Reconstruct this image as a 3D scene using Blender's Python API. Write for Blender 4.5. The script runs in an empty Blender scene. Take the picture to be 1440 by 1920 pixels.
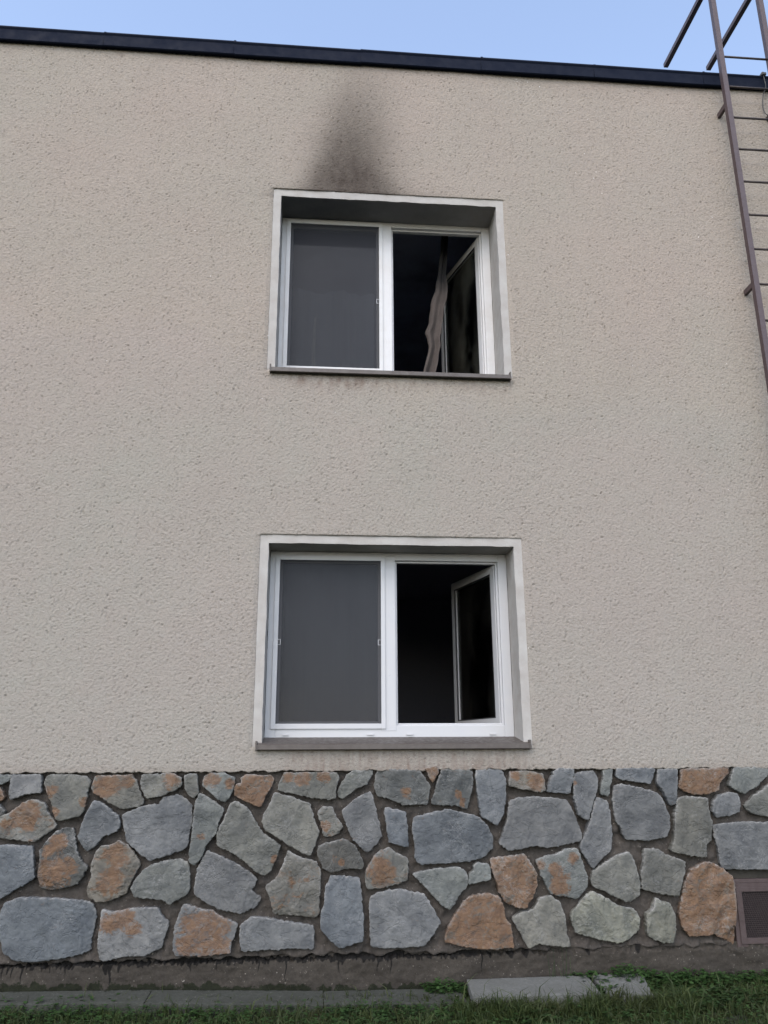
# ============================================================ set-up
import bpy, bmesh, math, random
import numpy as np
from mathutils import Vector, Matrix
from mathutils.geometry import delaunay_2d_cdt

random.seed(7)
RNG = np.random.default_rng(11)
S = bpy.context.scene
COL = S.collection
D = bpy.data

# camera -----------------------------------------------------
cd = D.cameras.new('camera')
cd.sensor_fit = 'HORIZONTAL'; cd.sensor_width = 36.0
cd.lens = 1521.34 / 1440 * 36.0
cd.clip_start = 0.05; cd.clip_end = 800
cam = D.objects.new('camera', cd); COL.objects.link(cam)
r, u, b = (0.996344, -0.085259, -0.005408), (-0.018892, -0.281619, 0.95934), (-0.083316, -0.955731, -0.2822)
loc = (0.337072, -5.744637, 1.616436)
cam.matrix_world = Matrix(((r[0], u[0], b[0], loc[0]), (r[1], u[1], b[1], loc[1]), (r[2], u[2], b[2], loc[2]), (0, 0, 0, 1)))
S.camera = cam

# sky and sun ------------------------------------------------
SUN_EL, SUN_AZ = math.radians(46.0), math.radians(203.0)     # azimuth clockwise from +y: behind the camera
W = D.worlds.new('World'); S.world = W; W.use_nodes = True
nt = W.node_tree; nt.nodes.clear()
sky = nt.nodes.new('ShaderNodeTexSky'); sky.sky_type = 'NISHITA'; sky.sun_disc = False
sky.sun_elevation = SUN_EL; sky.sun_rotation = SUN_AZ
sky.air_density = 0.92; sky.dust_density = 1.7; sky.ozone_density = 0.9
bg = nt.nodes.new('ShaderNodeBackground'); bg.inputs['Strength'].default_value = 0.15
wo = nt.nodes.new('ShaderNodeOutputWorld')
hs = nt.nodes.new('ShaderNodeHueSaturation'); hs.inputs['Saturation'].default_value = 0.87; hs.inputs['Value'].default_value = 1.05
nt.links.new(sky.outputs[0], hs.inputs['Color']); nt.links.new(hs.outputs[0], bg.inputs[0]); nt.links.new(bg.outputs[0], wo.inputs[0])
sl = D.lights.new('sun', 'SUN'); sl.energy = 0.5; sl.angle = math.radians(140); sl.color = (1.0, 0.93, 0.86)
sun = D.objects.new('sun', sl); COL.objects.link(sun)
sd = Vector((math.sin(SUN_AZ) * math.cos(SUN_EL), math.cos(SUN_AZ) * math.cos(SUN_EL), math.sin(SUN_EL)))
sun.rotation_euler = sd.to_track_quat('Z', 'Y').to_euler()
sun.location = (0, -8, 12)
S.view_settings.view_transform = 'Standard'; S.view_settings.look = 'None'
S.view_settings.exposure = 1.44; S.view_settings.gamma = 1.0; S.view_settings.use_curve_mapping = False

# ============================================================ helpers
def link(name, me, mat=None, parent=None):
    o = D.objects.new(name, me); COL.objects.link(o)
    if mat is not None and me is not None: me.materials.append(mat)
    if parent is not None: o.parent = parent
    return o

def empty(name, loc, label, cat, group=None):
    o = D.objects.new(name, None); COL.objects.link(o); o.location = loc
    o.empty_display_size = 0.1
    o['label'] = label; o['category'] = cat
    if group: o['group'] = group
    return o

def mesh_np(name, V, F, smooth=False, attrs=None):
    """V (n,3), F (m,3 or 4) arrays -> mesh"""
    V = np.asarray(V, dtype=np.float32); F = np.asarray(F, dtype=np.int32)
    me = D.meshes.new(name); k = F.shape[1]
    me.vertices.add(len(V)); me.vertices.foreach_set('co', V.ravel())
    me.loops.add(F.size); me.loops.foreach_set('vertex_index', F.ravel())
    me.polygons.add(len(F))
    me.polygons.foreach_set('loop_start', np.arange(0, F.size, k, dtype=np.int32))
    me.polygons.foreach_set('loop_total', np.full(len(F), k, dtype=np.int32))
    me.polygons.foreach_set('use_smooth', np.full(len(F), smooth, dtype=bool))
    if attrs:
        for an, av in attrs.items():
            a = me.attributes.new(an, 'FLOAT', 'POINT'); a.data.foreach_set('value', np.asarray(av, dtype=np.float32))
    me.update(calc_edges=True); me.validate()
    return me

def add_box(bm, x0, x1, y0, y1, z0, z1, bev=0.0, M=None):
    vs = [bm.verts.new(p) for p in ((x0,y0,z0),(x1,y0,z0),(x1,y1,z0),(x0,y1,z0),(x0,y0,z1),(x1,y0,z1),(x1,y1,z1),(x0,y1,z1))]
    fs = [bm.faces.new([vs[i] for i in f]) for f in ((3,2,1,0),(4,5,6,7),(0,1,5,4),(1,2,6,5),(2,3,7,6),(3,0,4,7))]
    if bev > 0:
        es = list({e for f in fs for e in f.edges})
        rr = bmesh.ops.bevel(bm, geom=es, offset=bev, segments=2, affect='EDGES', profile=0.6)
        vs = list({v for f in rr['faces'] for v in f.verts} | {v for v in vs if v.is_valid})
    if M is not None: bmesh.ops.transform(bm, matrix=M, verts=vs)
    return vs

def finish(bm, name, mat, parent=None, smooth=False):
    me = D.meshes.new(name); bmesh.ops.recalc_face_normals(bm, faces=bm.faces)
    bm.to_mesh(me); bm.free()
    if smooth:
        for p in me.polygons: p.use_smooth = True
    return link(name, me, mat, parent)

def box(name, x0, x1, y0, y1, z0, z1, mat, parent=None, bev=0.0, M=None):
    bm = bmesh.new(); add_box(bm, x0, x1, y0, y1, z0, z1, bev, M)
    return finish(bm, name, mat, parent)

def tube(bm, pts, rad, n=8, square=False, caps=True):
    pts = [Vector(p) for p in pts]; rings = []
    up = None
    for i, p in enumerate(pts):
        t = (pts[min(i+1, len(pts)-1)] - pts[max(i-1, 0)]).normalized()
        a = Vector((1,0,0)) if abs(t.x) < 0.9 else Vector((0,1,0))
        s = t.cross(a).normalized(); v = s.cross(t).normalized()
        rr = rad[i] if isinstance(rad, (list, tuple)) else rad
        if square:
            cs = [(-1,-1),(1,-1),(1,1),(-1,1)]
            rings.append([bm.verts.new(p + s*rr*c[0] + v*rr*c[1]) for c in cs])
        else:
            rings.append([bm.verts.new(p + s*rr*math.cos(2*math.pi*k/n) + v*rr*math.sin(2*math.pi*k/n)) for k in range(n)])
    m = len(rings[0])
    for A, B in zip(rings, rings[1:]):
        for k in range(m): bm.faces.new((A[k], A[(k+1)%m], B[(k+1)%m], B[k]))
    if caps:
        bm.faces.new(rings[0][::-1]); bm.faces.new(rings[-1])

# periodic band-limited noise textures (spectral synthesis) --------------
def noise_tex(n, lo, hi, aniso=(1.0, 1.0), seed=0, shear=0.0):
    g = np.random.default_rng(seed)
    f = np.fft.fft2(g.standard_normal((n, n)))
    ky = np.fft.fftfreq(n)[:, None] * n; kx = np.fft.fftfreq(n)[None, :] * n
    kk = np.sqrt((kx * aniso[0] + shear * ky) ** 2 + (ky * aniso[1]) ** 2)
    band = np.exp(-(kk / hi) ** 2) * (1 - np.exp(-(kk / max(lo, 1e-3)) ** 2))
    t = np.real(np.fft.ifft2(f * band)); t -= t.mean(); t /= t.std()
    return t.astype(np.float32)

def samp(T, x, z, size):
    """bilinear periodic lookup; size = metres covered by the texture"""
    n = T.shape[0]; X = (x / size * n) % n; Z = (z / size * n) % n
    i = np.floor(X).astype(int); j = np.floor(Z).astype(int); a = X - i; b_ = Z - j
    i %= n; j %= n; i1 = (i + 1) % n; j1 = (j + 1) % n
    return (T[j, i]*(1-a) + T[j, i1]*a)*(1-b_) + (T[j1, i]*(1-a) + T[j1, i1]*a)*b_

# textures: GR = render granules (10 m tile), MED, BIG
GR = noise_tex(2048, 380, 950, (1.7, 1.0), 1, 0.35)
GR2 = noise_tex(2048, 60, 200, (1.6, 1.0), 2, -0.2)
MED = noise_tex(1024, 4, 60, (1, 1), 3)
BIG = noise_tex(512, 1, 8, (1, 1), 4)
FINE = noise_tex(2048, 80, 600, (1, 1), 5)

# ============================================================ materials
def mat(name):
    m = D.materials.new(name); m.use_nodes = True; t = m.node_tree
    return m, t, t.nodes['Principled BSDF'], t.nodes['Material Output']

def N(t, typ, **kw):
    n = t.nodes.new('ShaderNode' + typ)
    for k, v in kw.items():
        if k.startswith('i_'): n.inputs[k[2:].replace('_', ' ')].default_value = v
        else: setattr(n, k, v)
    return n

def mixc(t, fac, a, b, mode='MIX'):
    n = t.nodes.new('ShaderNodeMix'); n.data_type = 'RGBA'; n.blend_type = mode
    for sock, v in ((n.inputs[0], fac), (n.inputs[6], a), (n.inputs[7], b)):
        if isinstance(v, bpy.types.NodeSocket): t.links.new(v, sock)
        elif isinstance(v, (int, float)): sock.default_value = v
        else: sock.default_value = (*v, 1)
    return n.outputs[2]

def ramp(t, fac, stops):
    n = t.nodes.new('ShaderNodeValToRGB'); cr = n.color_ramp
    while len(cr.elements) < len(stops): cr.elements.new(0.5)
    for e, (p, c) in zip(cr.elements, stops):
        e.position = p; e.color = (*c, 1) if isinstance(c, (tuple, list)) else (c, c, c, 1)
    t.links.new(fac, n.inputs[0]); return n.outputs[0]

def coords(t, scale=(1, 1, 1)):
    c = N(t, 'TexCoord'); mp = N(t, 'Mapping'); mp.inputs['Scale'].default_value = scale
    t.links.new(c.outputs['Object'], mp.inputs[0]); return mp.outputs[0]

def noise(t, vec, scale, detail=4, rough=0.55, dist=0.0):
    n = N(t, 'TexNoise'); n.inputs['Scale'].default_value = scale; n.inputs['Detail'].default_value = detail
    n.inputs['Roughness'].default_value = rough; n.inputs['Distortion'].default_value = dist
    t.links.new(vec, n.inputs['Vector']); return n.outputs['Fac']

def voro(t, vec, scale, feature='F1', out='Distance'):
    n = N(t, 'TexVoronoi'); n.feature = feature; n.inputs['Scale'].default_value = scale
    t.links.new(vec, n.inputs['Vector']); return n.outputs[out]

def math_(t, op, a, b=0.0, clamp=False):
    n = N(t, 'Math', operation=op); n.use_clamp = clamp
    for k, v in ((0, a), (1, b)):
        if isinstance(v, bpy.types.NodeSocket): t.links.new(v, n.inputs[k])
        else: n.inputs[k].default_value = v
    return n.outputs[0]

def bump(t, bsdf, h, dist=0.005, strength=1.0):
    n = N(t, 'Bump'); n.inputs['Distance'].default_value = dist; n.inputs['Strength'].default_value = strength
    t.links.new(h, n.inputs['Height']); t.links.new(n.outputs[0], bsdf.inputs['Normal'])

def attr(t, name):
    n = N(t, 'Attribute'); n.attribute_name = name; return n.outputs['Fac']

# roughcast render
def m_render():
    m, t, p, o = mat('roughcast')
    v = coords(t); big = noise(t, v, 0.6, 4, 0.6); mid = noise(t, v, 7, 5, 0.65); fine = noise(t, v, 130, 3, 0.7)
    base = mixc(t, ramp(t, big, [(0.36, 0.0), (0.64, 1.0)]), (0.326, 0.279, 0.240), (0.293, 0.280, 0.238))
    # painted light tint: warmer high on the wall, cooler grey lower down
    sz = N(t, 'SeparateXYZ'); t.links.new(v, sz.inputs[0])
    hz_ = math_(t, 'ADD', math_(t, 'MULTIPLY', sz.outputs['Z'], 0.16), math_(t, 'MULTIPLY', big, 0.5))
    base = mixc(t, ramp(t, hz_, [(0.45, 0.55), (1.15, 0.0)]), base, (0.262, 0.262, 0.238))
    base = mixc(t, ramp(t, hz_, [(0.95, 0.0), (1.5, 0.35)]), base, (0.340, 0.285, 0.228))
    base = mixc(t, ramp(t, mid, [(0.3, 0.0), (0.75, 0.5)]), base, (0.296, 0.260, 0.226))
    base = mixc(t, ramp(t, fine, [(0.25, 0.42), (0.75, 0.0)]), base, (0.200, 0.174, 0.148))
    gr = noise(t, coords(t, (0.5, 1, 1)), 105, 4, 0.8)          # dark and pale flecks in the grain of the roughcast
    base = mixc(t, ramp(t, gr, [(0.30, 0.85), (0.46, 0.0)]), base, (0.115, 0.095, 0.080))
    base = mixc(t, ramp(t, gr, [(0.60, 0.0), (0.74, 0.40)]), base, (0.42, 0.385, 0.35))
    vs = coords(t, (1.6, 1, 0.55)); wash = noise(t, vs, 2.2, 6, 0.7)
    base = mixc(t, ramp(t, wash, [(0.5, 0.0), (0.8, 0.28)]), base, (0.244, 0.215, 0.185))
    # pale mica chips
    n = N(t, 'TexVoronoi'); n.inputs['Scale'].default_value = 34; t.links.new(v, n.inputs['Vector'])
    chip = math_(t, 'LESS_THAN', n.outputs['Distance'], 0.105)
    sel = math_(t, 'GREATER_THAN', n.outputs['Color'], 0.86)
    base = mixc(t, math_(t, 'MULTIPLY', chip, sel), base, (0.85, 0.83, 0.80))
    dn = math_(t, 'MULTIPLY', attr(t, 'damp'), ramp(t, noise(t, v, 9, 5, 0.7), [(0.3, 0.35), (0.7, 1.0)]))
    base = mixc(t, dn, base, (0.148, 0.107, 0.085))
    sn = math_(t, 'MULTIPLY', attr(t, 'soot'), ramp(t, noise(t, v, 60, 5, 0.7), [(0.25, 0.85), (0.75, 1.0)]), True)
    base = mixc(t, sn, base, (0.040, 0.030, 0.024))
    t.links.new(base, p.inputs['Base Color']); p.inputs['Roughness'].default_value = 0.93
    p.inputs['Specular IOR Level'].default_value = 0.25
    vb = coords(t, (0.6, 1, 1.0))
    h = math_(t, 'ADD', noise(t, vb, 85, 3, 0.75), math_(t, 'MULTIPLY', noise(t, vb, 260, 2, 0.7), 0.35))
    bump(t, p, h, 0.0065, 0.9)
    return m

def m_plaster(name, c0, c1, sooty=True):
    m, t, p, o = mat(name)
    v = coords(t); a = noise(t, v, 5, 6, 0.65); f = noise(t, v, 60, 4, 0.7)
    base = mixc(t, ramp(t, a, [(0.35, 0.0), (0.7, 1.0)]), c0, c1)
    base = mixc(t, ramp(t, f, [(0.55, 0.0), (0.8, 0.35)]), base, (0.30, 0.27, 0.24))
    sn = math_(t, 'MULTIPLY', attr(t, 'soot'), ramp(t, noise(t, v, 6, 6, 0.7), [(0.25, 0.8), (0.7, 1.0)]), True)
    base = mixc(t, sn, base, (0.095, 0.100, 0.110))
    t.links.new(base, p.inputs['Base Color']); p.inputs['Roughness'].default_value = 0.85
    bump(t, p, math_(t, 'ADD', f, math_(t, 'MULTIPLY', noise(t, v, 14, 4), 0.8)), 0.003, 0.6)
    return m

def m_simple(name, c, rough=0.5, metal=0.0, dirt=None, dscale=12, damt=0.5, bumpd=0.0, bscale=60, spec=0.5):
    m, t, p, o = mat(name); p.inputs['Roughness'].default_value = rough; p.inputs['Metallic'].default_value = metal
    p.inputs['Specular IOR Level'].default_value = spec
    v = coords(t)
    if dirt:
        base = mixc(t, ramp(t, noise(t, v, dscale, 6, 0.68), [(0.42, 0.0), (0.75, damt)]), c, dirt)
        t.links.new(base, p.inputs['Base Color'])
        rr = ramp(t, noise(t, v, dscale * 2.3, 4, 0.6), [(0.3, max(rough - 0.12, 0.05)), (0.7, min(rough + 0.15, 1))])
        t.links.new(rr, p.inputs['Roughness'])
    else: p.inputs['Base Color'].default_value = (*c, 1)
    if bumpd: bump(t, p, noise(t, v, bscale, 4, 0.6), bumpd, 0.7)
    return m

def m_stone():
    m, t, p, o = mat('cleft_slate')
    oi = N(t, 'ObjectInfo'); v0 = N(t, 'TexCoord').outputs['Object']
    addv = N(t, 'VectorMath', operation='ADD'); t.links.new(v0, addv.inputs[0])
    sc = N(t, 'VectorMath', operation='SCALE'); sc.inputs[0].default_value = (7.0, 3.0, 11.0); t.links.new(oi.outputs['Random'], sc.inputs['Scale'])
    t.links.new(sc.outputs[0], addv.inputs[1]); v = addv.outputs[0]
    mp = N(t, 'Mapping'); mp.inputs['Scale'].default_value = (1, 1, 1.5); mp.inputs['Rotation'].default_value = (0, 0.55, 0)
    t.links.new(v, mp.inputs[0]); vv = mp.outputs[0]
    big = noise(t, v, 6, 6, 0.65, 0.4); streak = noise(t, vv, 11, 8, 0.62, 0.5); fine = noise(t, v, 90, 5, 0.75)
    base = oi.outputs['Color']
    lo = mixc(t, 1.0, base, (0.58, 0.60, 0.63), 'MULTIPLY'); hi = mixc(t, 1.0, base, (1.42, 1.40, 1.36), 'MULTIPLY')
    c = mixc(t, ramp(t, big, [(0.3, 0.0), (0.7, 1.0)]), lo, hi)
    c = mixc(t, ramp(t, streak, [(0.33, 0.75), (0.55, 0.0)]), c, lo)
    c = mixc(t, ramp(t, noise(t, vv, 26, 7, 0.75, 0.6), [(0.52, 0.0), (0.72, 0.55)]), c, hi)
    c = mixc(t, ramp(t, fine, [(0.45, 0.0), (0.8, 0.30)]), c, hi)
    # rust: patches on the face, warped by noise
    w = math_(t, 'ADD', attr(t, 'rust'), math_(t, 'MULTIPLY', math_(t, 'SUBTRACT', noise(t, vv, 13, 9, 0.74, 1.0), 0.5), 3.2))
    rm = ramp(t, w, [(0.40, 0.0), (0.72, 0.88)])
    rc = mixc(t, ramp(t, noise(t, vv, 22, 6, 0.7), [(0.3, 0.0), (0.7, 1.0)]), (0.076, 0.041, 0.024), (0.153, 0.086, 0.043))
    rc = mixc(t, ramp(t, noise(t, v, 45, 4, 0.7), [(0.55, 0.0), (0.75, 0.5)]), rc, (0.148, 0.123, 0.093))
    c = mixc(t, rm, c, rc)
    c = mixc(t, ramp(t, noise(t, vv, 15, 8, 0.75, 0.8), [(0.56, 0.0), (0.66, 0.6)]), c, hi)
    c = mixc(t, ramp(t, noise(t, v, 10, 8, 0.75, 1.2), [(0.36, 0.55), (0.46, 0.0)]), c, lo)
    # pale mineral veins and chipped rims with highlights painted in, strongest on upper edges
    vein = ramp(t, math_(t, 'ABSOLUTE', math_(t, 'SUBTRACT', noise(t, vv, 9, 8, 0.75, 1.2), 0.5)), [(0.0, 0.55), (0.018, 0.0)])
    vsel = ramp(t, noise(t, v, 5, 3), [(0.5, 0.0), (0.62, 1.0)])
    c = mixc(t, math_(t, 'MULTIPLY', vein, vsel), c, (0.244, 0.244, 0.238))
    spot = ramp(t, noise(t, v, 55, 3, 0.6), [(0.68, 0.0), (0.74, 0.5)])
    c = mixc(t, math_(t, 'MULTIPLY', spot, vsel), c, (0.261, 0.261, 0.255))
    eg = math_(t, 'MULTIPLY', attr(t, 'rim'), ramp(t, noise(t, v, 28, 5, 0.7), [(0.38, 0.0), (0.62, 0.85)]))
    c = mixc(t, eg, c, (0.30, 0.295, 0.28))
    t.links.new(c, p.inputs['Base Color']); p.inputs['Roughness'].default_value = 0.72
    p.inputs['Specular IOR Level'].default_value = 0.35
    crk = ramp(t, math_(t, 'ABSOLUTE', math_(t, 'SUBTRACT', noise(t, vv, 5, 5, 0.6, 0.8), 0.47)), [(0.0, 0.0), (0.02, 1.0)])
    h = math_(t, 'ADD', math_(t, 'MULTIPLY', streak, 0.9), math_(t, 'MULTIPLY', fine, 0.05))
    h = math_(t, 'ADD', h, math_(t, 'MULTIPLY', crk, 0.45))
    bump(t, p, h, 0.0075, 0.7)
    return m

def m_mortar(name, c0, c1, c2, moss=False, drips=False, bd=0.012):
    m, t, p, o = mat(name); v = coords(t)
    a = noise(t, v, 4.5, 7, 0.7); f = noise(t, v, 45, 6, 0.75)
    c = mixc(t, ramp(t, a, [(0.35, 0.0), (0.65, 1.0)]), c0, c1)
    c = mixc(t, ramp(t, f, [(0.4, 0.6), (0.68, 0.0)]), c, c2)
    pale = ramp(t, noise(t, v, 70, 3, 0.6), [(0.66, 0.0), (0.74, 0.6)])
    c = mixc(t, pale, c, (0.36, 0.33, 0.29))
    if drips:
        c = mixc(t, ramp(t, attr(t, 'drip'), [(0.30, 0.0), (0.62, 0.93)]), c, (0.008, 0.0075, 0.007))
    if moss:
        mm = math_(t, 'ADD', attr(t, 'moss'), math_(t, 'MULTIPLY', math_(t, 'SUBTRACT', noise(t, v, 13, 6, 0.75), 0.5), 2.4))
        mc = mixc(t, noise(t, v, 60, 3), (0.005, 0.006, 0.004), (0.015, 0.018, 0.008))
        c = mixc(t, ramp(t, mm, [(0.45, 0.0), (0.6, 0.95)]), c, mc)
    t.links.new(c, p.inputs['Base Color']); p.inputs['Roughness'].default_value = 0.95; p.inputs['Specular IOR Level'].default_value = 0.2
    bump(t, p, math_(t, 'ADD', math_(t, 'MULTIPLY', a, 1.0), f), bd, 0.9)
    return m

def m_glass(film=0.045, nm='window_glass', fc=(0.30, 0.28, 0.24)):
    m, t, p, o = mat(nm); t.nodes.remove(p)
    tr = N(t, 'BsdfTransparent'); tr.inputs[0].default_value = (0.86, 0.89, 0.88, 1)
    gl = N(t, 'BsdfGlossy'); gl.inputs['Roughness'].default_value = 0.04
    fr = N(t, 'Fresnel'); fr.inputs['IOR'].default_value = 1.5
    v = coords(t); fac = math_(t, 'MULTIPLY', fr.outputs[0], ramp(t, noise(t, v, 3, 3), [(0.3, 1.3), (0.7, 1.9)]), True)
    mx = N(t, 'MixShader'); t.links.new(fac, mx.inputs[0]); t.links.new(tr.outputs[0], mx.inputs[1]); t.links.new(gl.outputs[0], mx.inputs[2])
    # film on the pane: dust; on the upper open pane, a painted reflection
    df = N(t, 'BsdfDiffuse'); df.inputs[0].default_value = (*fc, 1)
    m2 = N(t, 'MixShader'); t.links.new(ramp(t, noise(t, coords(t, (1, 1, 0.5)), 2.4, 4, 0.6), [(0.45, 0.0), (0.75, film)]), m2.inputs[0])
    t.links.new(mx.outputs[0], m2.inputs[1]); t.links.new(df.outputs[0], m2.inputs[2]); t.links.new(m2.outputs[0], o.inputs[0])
    return m

def m_screen():
    m, t, p, o = mat('insect_mesh'); t.nodes.remove(p)
    tr = N(t, 'BsdfTransparent'); df = N(t, 'BsdfDiffuse'); v = coords(t)
    df.inputs[0].default_value = (0.040, 0.041, 0.046, 1)
    wx = N(t, 'TexWave'); wx.bands_direction = 'X'; wx.inputs['Scale'].default_value = 95; t.links.new(v, wx.inputs[0])
    wz = N(t, 'TexWave'); wz.bands_direction = 'Z'; wz.inputs['Scale'].default_value = 95; t.links.new(v, wz.inputs[0])
    w = math_(t, 'MAXIMUM', wx.outputs['Fac'], wz.outputs['Fac'])
    fac = math_(t, 'MULTIPLY_ADD', w, 0.14); fac.node.inputs[2].default_value = 0.66
    mx = N(t, 'MixShader'); t.links.new(fac, mx.inputs[0]); t.links.new(tr.outputs[0], mx.inputs[1]); t.links.new(df.outputs[0], mx.inputs[2])
    t.links.new(mx.outputs[0], o.inputs[0]); return m

def m_leaf(name, c0, c1, c2):
    m, t, p, o = mat(name)
    g = N(t, 'NewGeometry'); rnd = g.outputs['Random Per Island']
    c = mixc(t, rnd, c0, c1); c = mixc(t, ramp(t, noise(t, coords(t), 3.0, 3), [(0.5, 0.0), (0.7, 0.6)]), c, c2)
    t.links.new(c, p.inputs['Base Color']); p.inputs['Roughness'].default_value = 0.6
    p.inputs['Specular IOR Level'].default_value = 0.3
    tl = N(t, 'BsdfTranslucent'); t.links.new(c, tl.inputs[0])
    mx = N(t, 'MixShader'); mx.inputs[0].default_value = 0.25
    t.links.new(p.outputs[0], mx.inputs[1]); t.links.new(tl.outputs[0], mx.inputs[2]); t.links.new(mx.outputs[0], o.inputs[0])
    return m

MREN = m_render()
MPLA = m_plaster('smooth_plaster', (0.360, 0.347, 0.324), (0.288, 0.266, 0.241))
MPVC = m_simple('white_pvc', (0.418, 0.423, 0.432), 0.38, 0, (0.456, 0.451, 0.437), 9, 0.4)
MPVS = m_simple('smoke_dulled_pvc', (0.52, 0.52, 0.515), 0.45, 0, (0.42, 0.39, 0.36), 4, 0.6)
MGAS = m_simple('rubber_gasket', (0.02, 0.02, 0.022), 0.6)
MSIL = m_simple('brown_sill_metal', (0.059, 0.048, 0.041), 0.5, 0.0, (0.101, 0.089, 0.076), 14, 0.6, 0.001)
MCOP = m_simple('dark_coping_metal', (0.006, 0.009, 0.019), 0.7, 0.0, (0.009, 0.012, 0.022), 6, 0.6, 0.001, 30, spec=0.08)
MLAD = m_simple('brown_ladder_paint', (0.062, 0.041, 0.042), 0.5, 0.0, (0.044, 0.028, 0.027), 18, 0.7, 0.0008, 90)
MRUN = m_simple('dark_rung_paint', (0.020, 0.014, 0.013), 0.6, 0.0, (0.04, 0.024, 0.02), 20, 0.5)
MSTO = m_stone()
MMOR = m_mortar('mortar', (0.079, 0.070, 0.060), (0.055, 0.049, 0.043), (0.034, 0.029, 0.026), bd=0.007)
MFOO = m_mortar('old_concrete', (0.062, 0.054, 0.045), (0.039, 0.034, 0.029), (0.023, 0.020, 0.016), moss=True, drips=True, bd=0.005)
MSLB = m_mortar('pale_paving_concrete', (0.150, 0.153, 0.143), (0.118, 0.120, 0.110), (0.080, 0.082, 0.074), bd=0.003)
MEDG = m_mortar('weathered_edging_concrete', (0.069, 0.072, 0.063), (0.046, 0.048, 0.042), (0.028, 0.030, 0.022), moss=True, bd=0.004)
MVEN = m_simple('faded_brown_vent_paint', (0.055, 0.038, 0.036), 0.75, 0, (0.033, 0.022, 0.020), 16, 0.7, 0.004, 40)
MVMS = m_simple('vent_mesh_paint', (0.030, 0.020, 0.019), 0.7, 0, (0.016, 0.011, 0.011), 25, 0.6)
MROO = m_simple('interior_paint', (0.22, 0.22, 0.26), 0.9)
MROS = m_simple('sooty_interior', (0.30, 0.32, 0.40), 0.9, 0, (0.12, 0.12, 0.14), 2, 0.8)
MCUR = m_simple('brown_curtain_cloth', (0.20, 0.155, 0.13), 0.9, 0, (0.12, 0.09, 0.08), 9, 0.6, 0.004, 50)
MNET = m_simple('pale_net_curtain', (0.75, 0.70, 0.62), 0.9)
MGLA = m_glass(); MGLR = m_glass(0.20, 'reflection_smear_glass', (0.24, 0.235, 0.19)); MSCR = m_screen()
MCAB = m_simple('grey_cable', (0.06, 0.058, 0.055), 0.6)
MCLP = m_simple('grey_clip', (0.45, 0.45, 0.46), 0.4)
MTIM = m_simple('dark_damp_timber', (0.033, 0.029, 0.022), 0.9, 0, (0.018, 0.016, 0.012), 14, 0.7, 0.006, 40)
MBLK = m_simple('vent_darkness', (0.012, 0.010, 0.010), 0.95)
MROF = m_simple('roof_felt', (0.07, 0.07, 0.07), 0.9, 0, (0.10, 0.10, 0.09), 3, 0.5)
MGRA = m_leaf('grass_blade', (0.016, 0.030, 0.007), (0.053, 0.070, 0.021), (0.045, 0.044, 0.020))
MCLO = m_leaf('clover_leaf', (0.016, 0.044, 0.009), (0.045, 0.089, 0.024), (0.027, 0.055, 0.016))
MWEE = m_leaf('weed_leaf', (0.014, 0.031, 0.009), (0.031, 0.061, 0.016), (0.020, 0.037, 0.014))

# ============================================================ the house
house = empty('house', (1.0, 0.0, 0.15), 'two-storey house wall in beige roughcast over a base of irregular grey and orange stones', 'house')
HO = Vector((1.0, 0.0, 0.15))
def hpart(o, parent=None):
    """objects are modelled in world coordinates; parent them without moving them"""
    p = parent or house
    o.parent = p
    if p is house: o.matrix_parent_inverse = Matrix.Translation(-HO)
    return o

U = dict(x0=-0.062, x1=1.862, zt=6.084, zi=6.018, zs=4.455, yf=0.28)   # upper window
L = dict(x0=-0.062, x1=1.862, zt=3.126, zi=3.063, zs=1.665, yf=0.24)   # lower window
Z_TOP, Z_STONE, Z_PL = 7.46, 1.487, 0.372

def soot_field(x, z):
    """smoke stain above the upper window"""
    k = np.clip((z - 6.06) / 1.42, 0, 1)
    lf = 0.10 + 0.34 * k ** 0.8 - 0.05 * np.exp(-k * 14)           # left and right edge of the plume
    rt = 0.99 - 0.05 * k + 0.14 * np.exp(-k * 9)
    j = 0.008 * samp(BIG, x, z, 3.0)
    soft = 0.14 + 0.03 * k
    core = 1 / (1 + np.exp(-(x - lf - 0.07 - j) / (soft * .42))) / (1 + np.exp((x - rt + 0.13 - j) / (soft * .55)))
    fall = 0.86 * (1 - k ** 1.5) + 0.04
    fall = fall * (1 - 0.28 * np.exp(-((z - 6.08) / 0.09) ** 2))
    streak = 1 + 0.025 * samp(MED, x * 1.0, z * 0.3, 5.0) + 0.025 * samp(MED, x * 2, z * 1.2, 5.0)
    s = core * fall * streak * np.where(z < 6.0, 0.0, 1.0)
    s += 0.13 * np.exp(-((x - 0.62) / 0.42) ** 2) * (z > 6.0) * (1 - k) ** .6
    s += 0.35 * np.exp(-(z - 6.07) / 0.05) * (z > 6.0) * np.exp(-((x - 0.75) / 0.75) ** 4)
    return np.clip(s, 0, 1)

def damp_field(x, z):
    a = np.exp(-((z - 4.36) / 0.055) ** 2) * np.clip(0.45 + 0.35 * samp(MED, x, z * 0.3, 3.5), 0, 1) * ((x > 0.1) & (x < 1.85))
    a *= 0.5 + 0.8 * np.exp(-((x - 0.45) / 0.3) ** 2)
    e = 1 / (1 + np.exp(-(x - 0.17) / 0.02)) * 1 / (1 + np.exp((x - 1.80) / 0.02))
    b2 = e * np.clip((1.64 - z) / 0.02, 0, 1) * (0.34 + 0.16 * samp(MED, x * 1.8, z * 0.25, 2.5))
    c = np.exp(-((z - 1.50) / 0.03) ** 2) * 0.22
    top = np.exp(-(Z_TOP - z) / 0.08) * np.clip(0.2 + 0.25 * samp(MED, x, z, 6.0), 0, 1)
    return np.clip(a + b2 + c + top, 0, 1)

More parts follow.
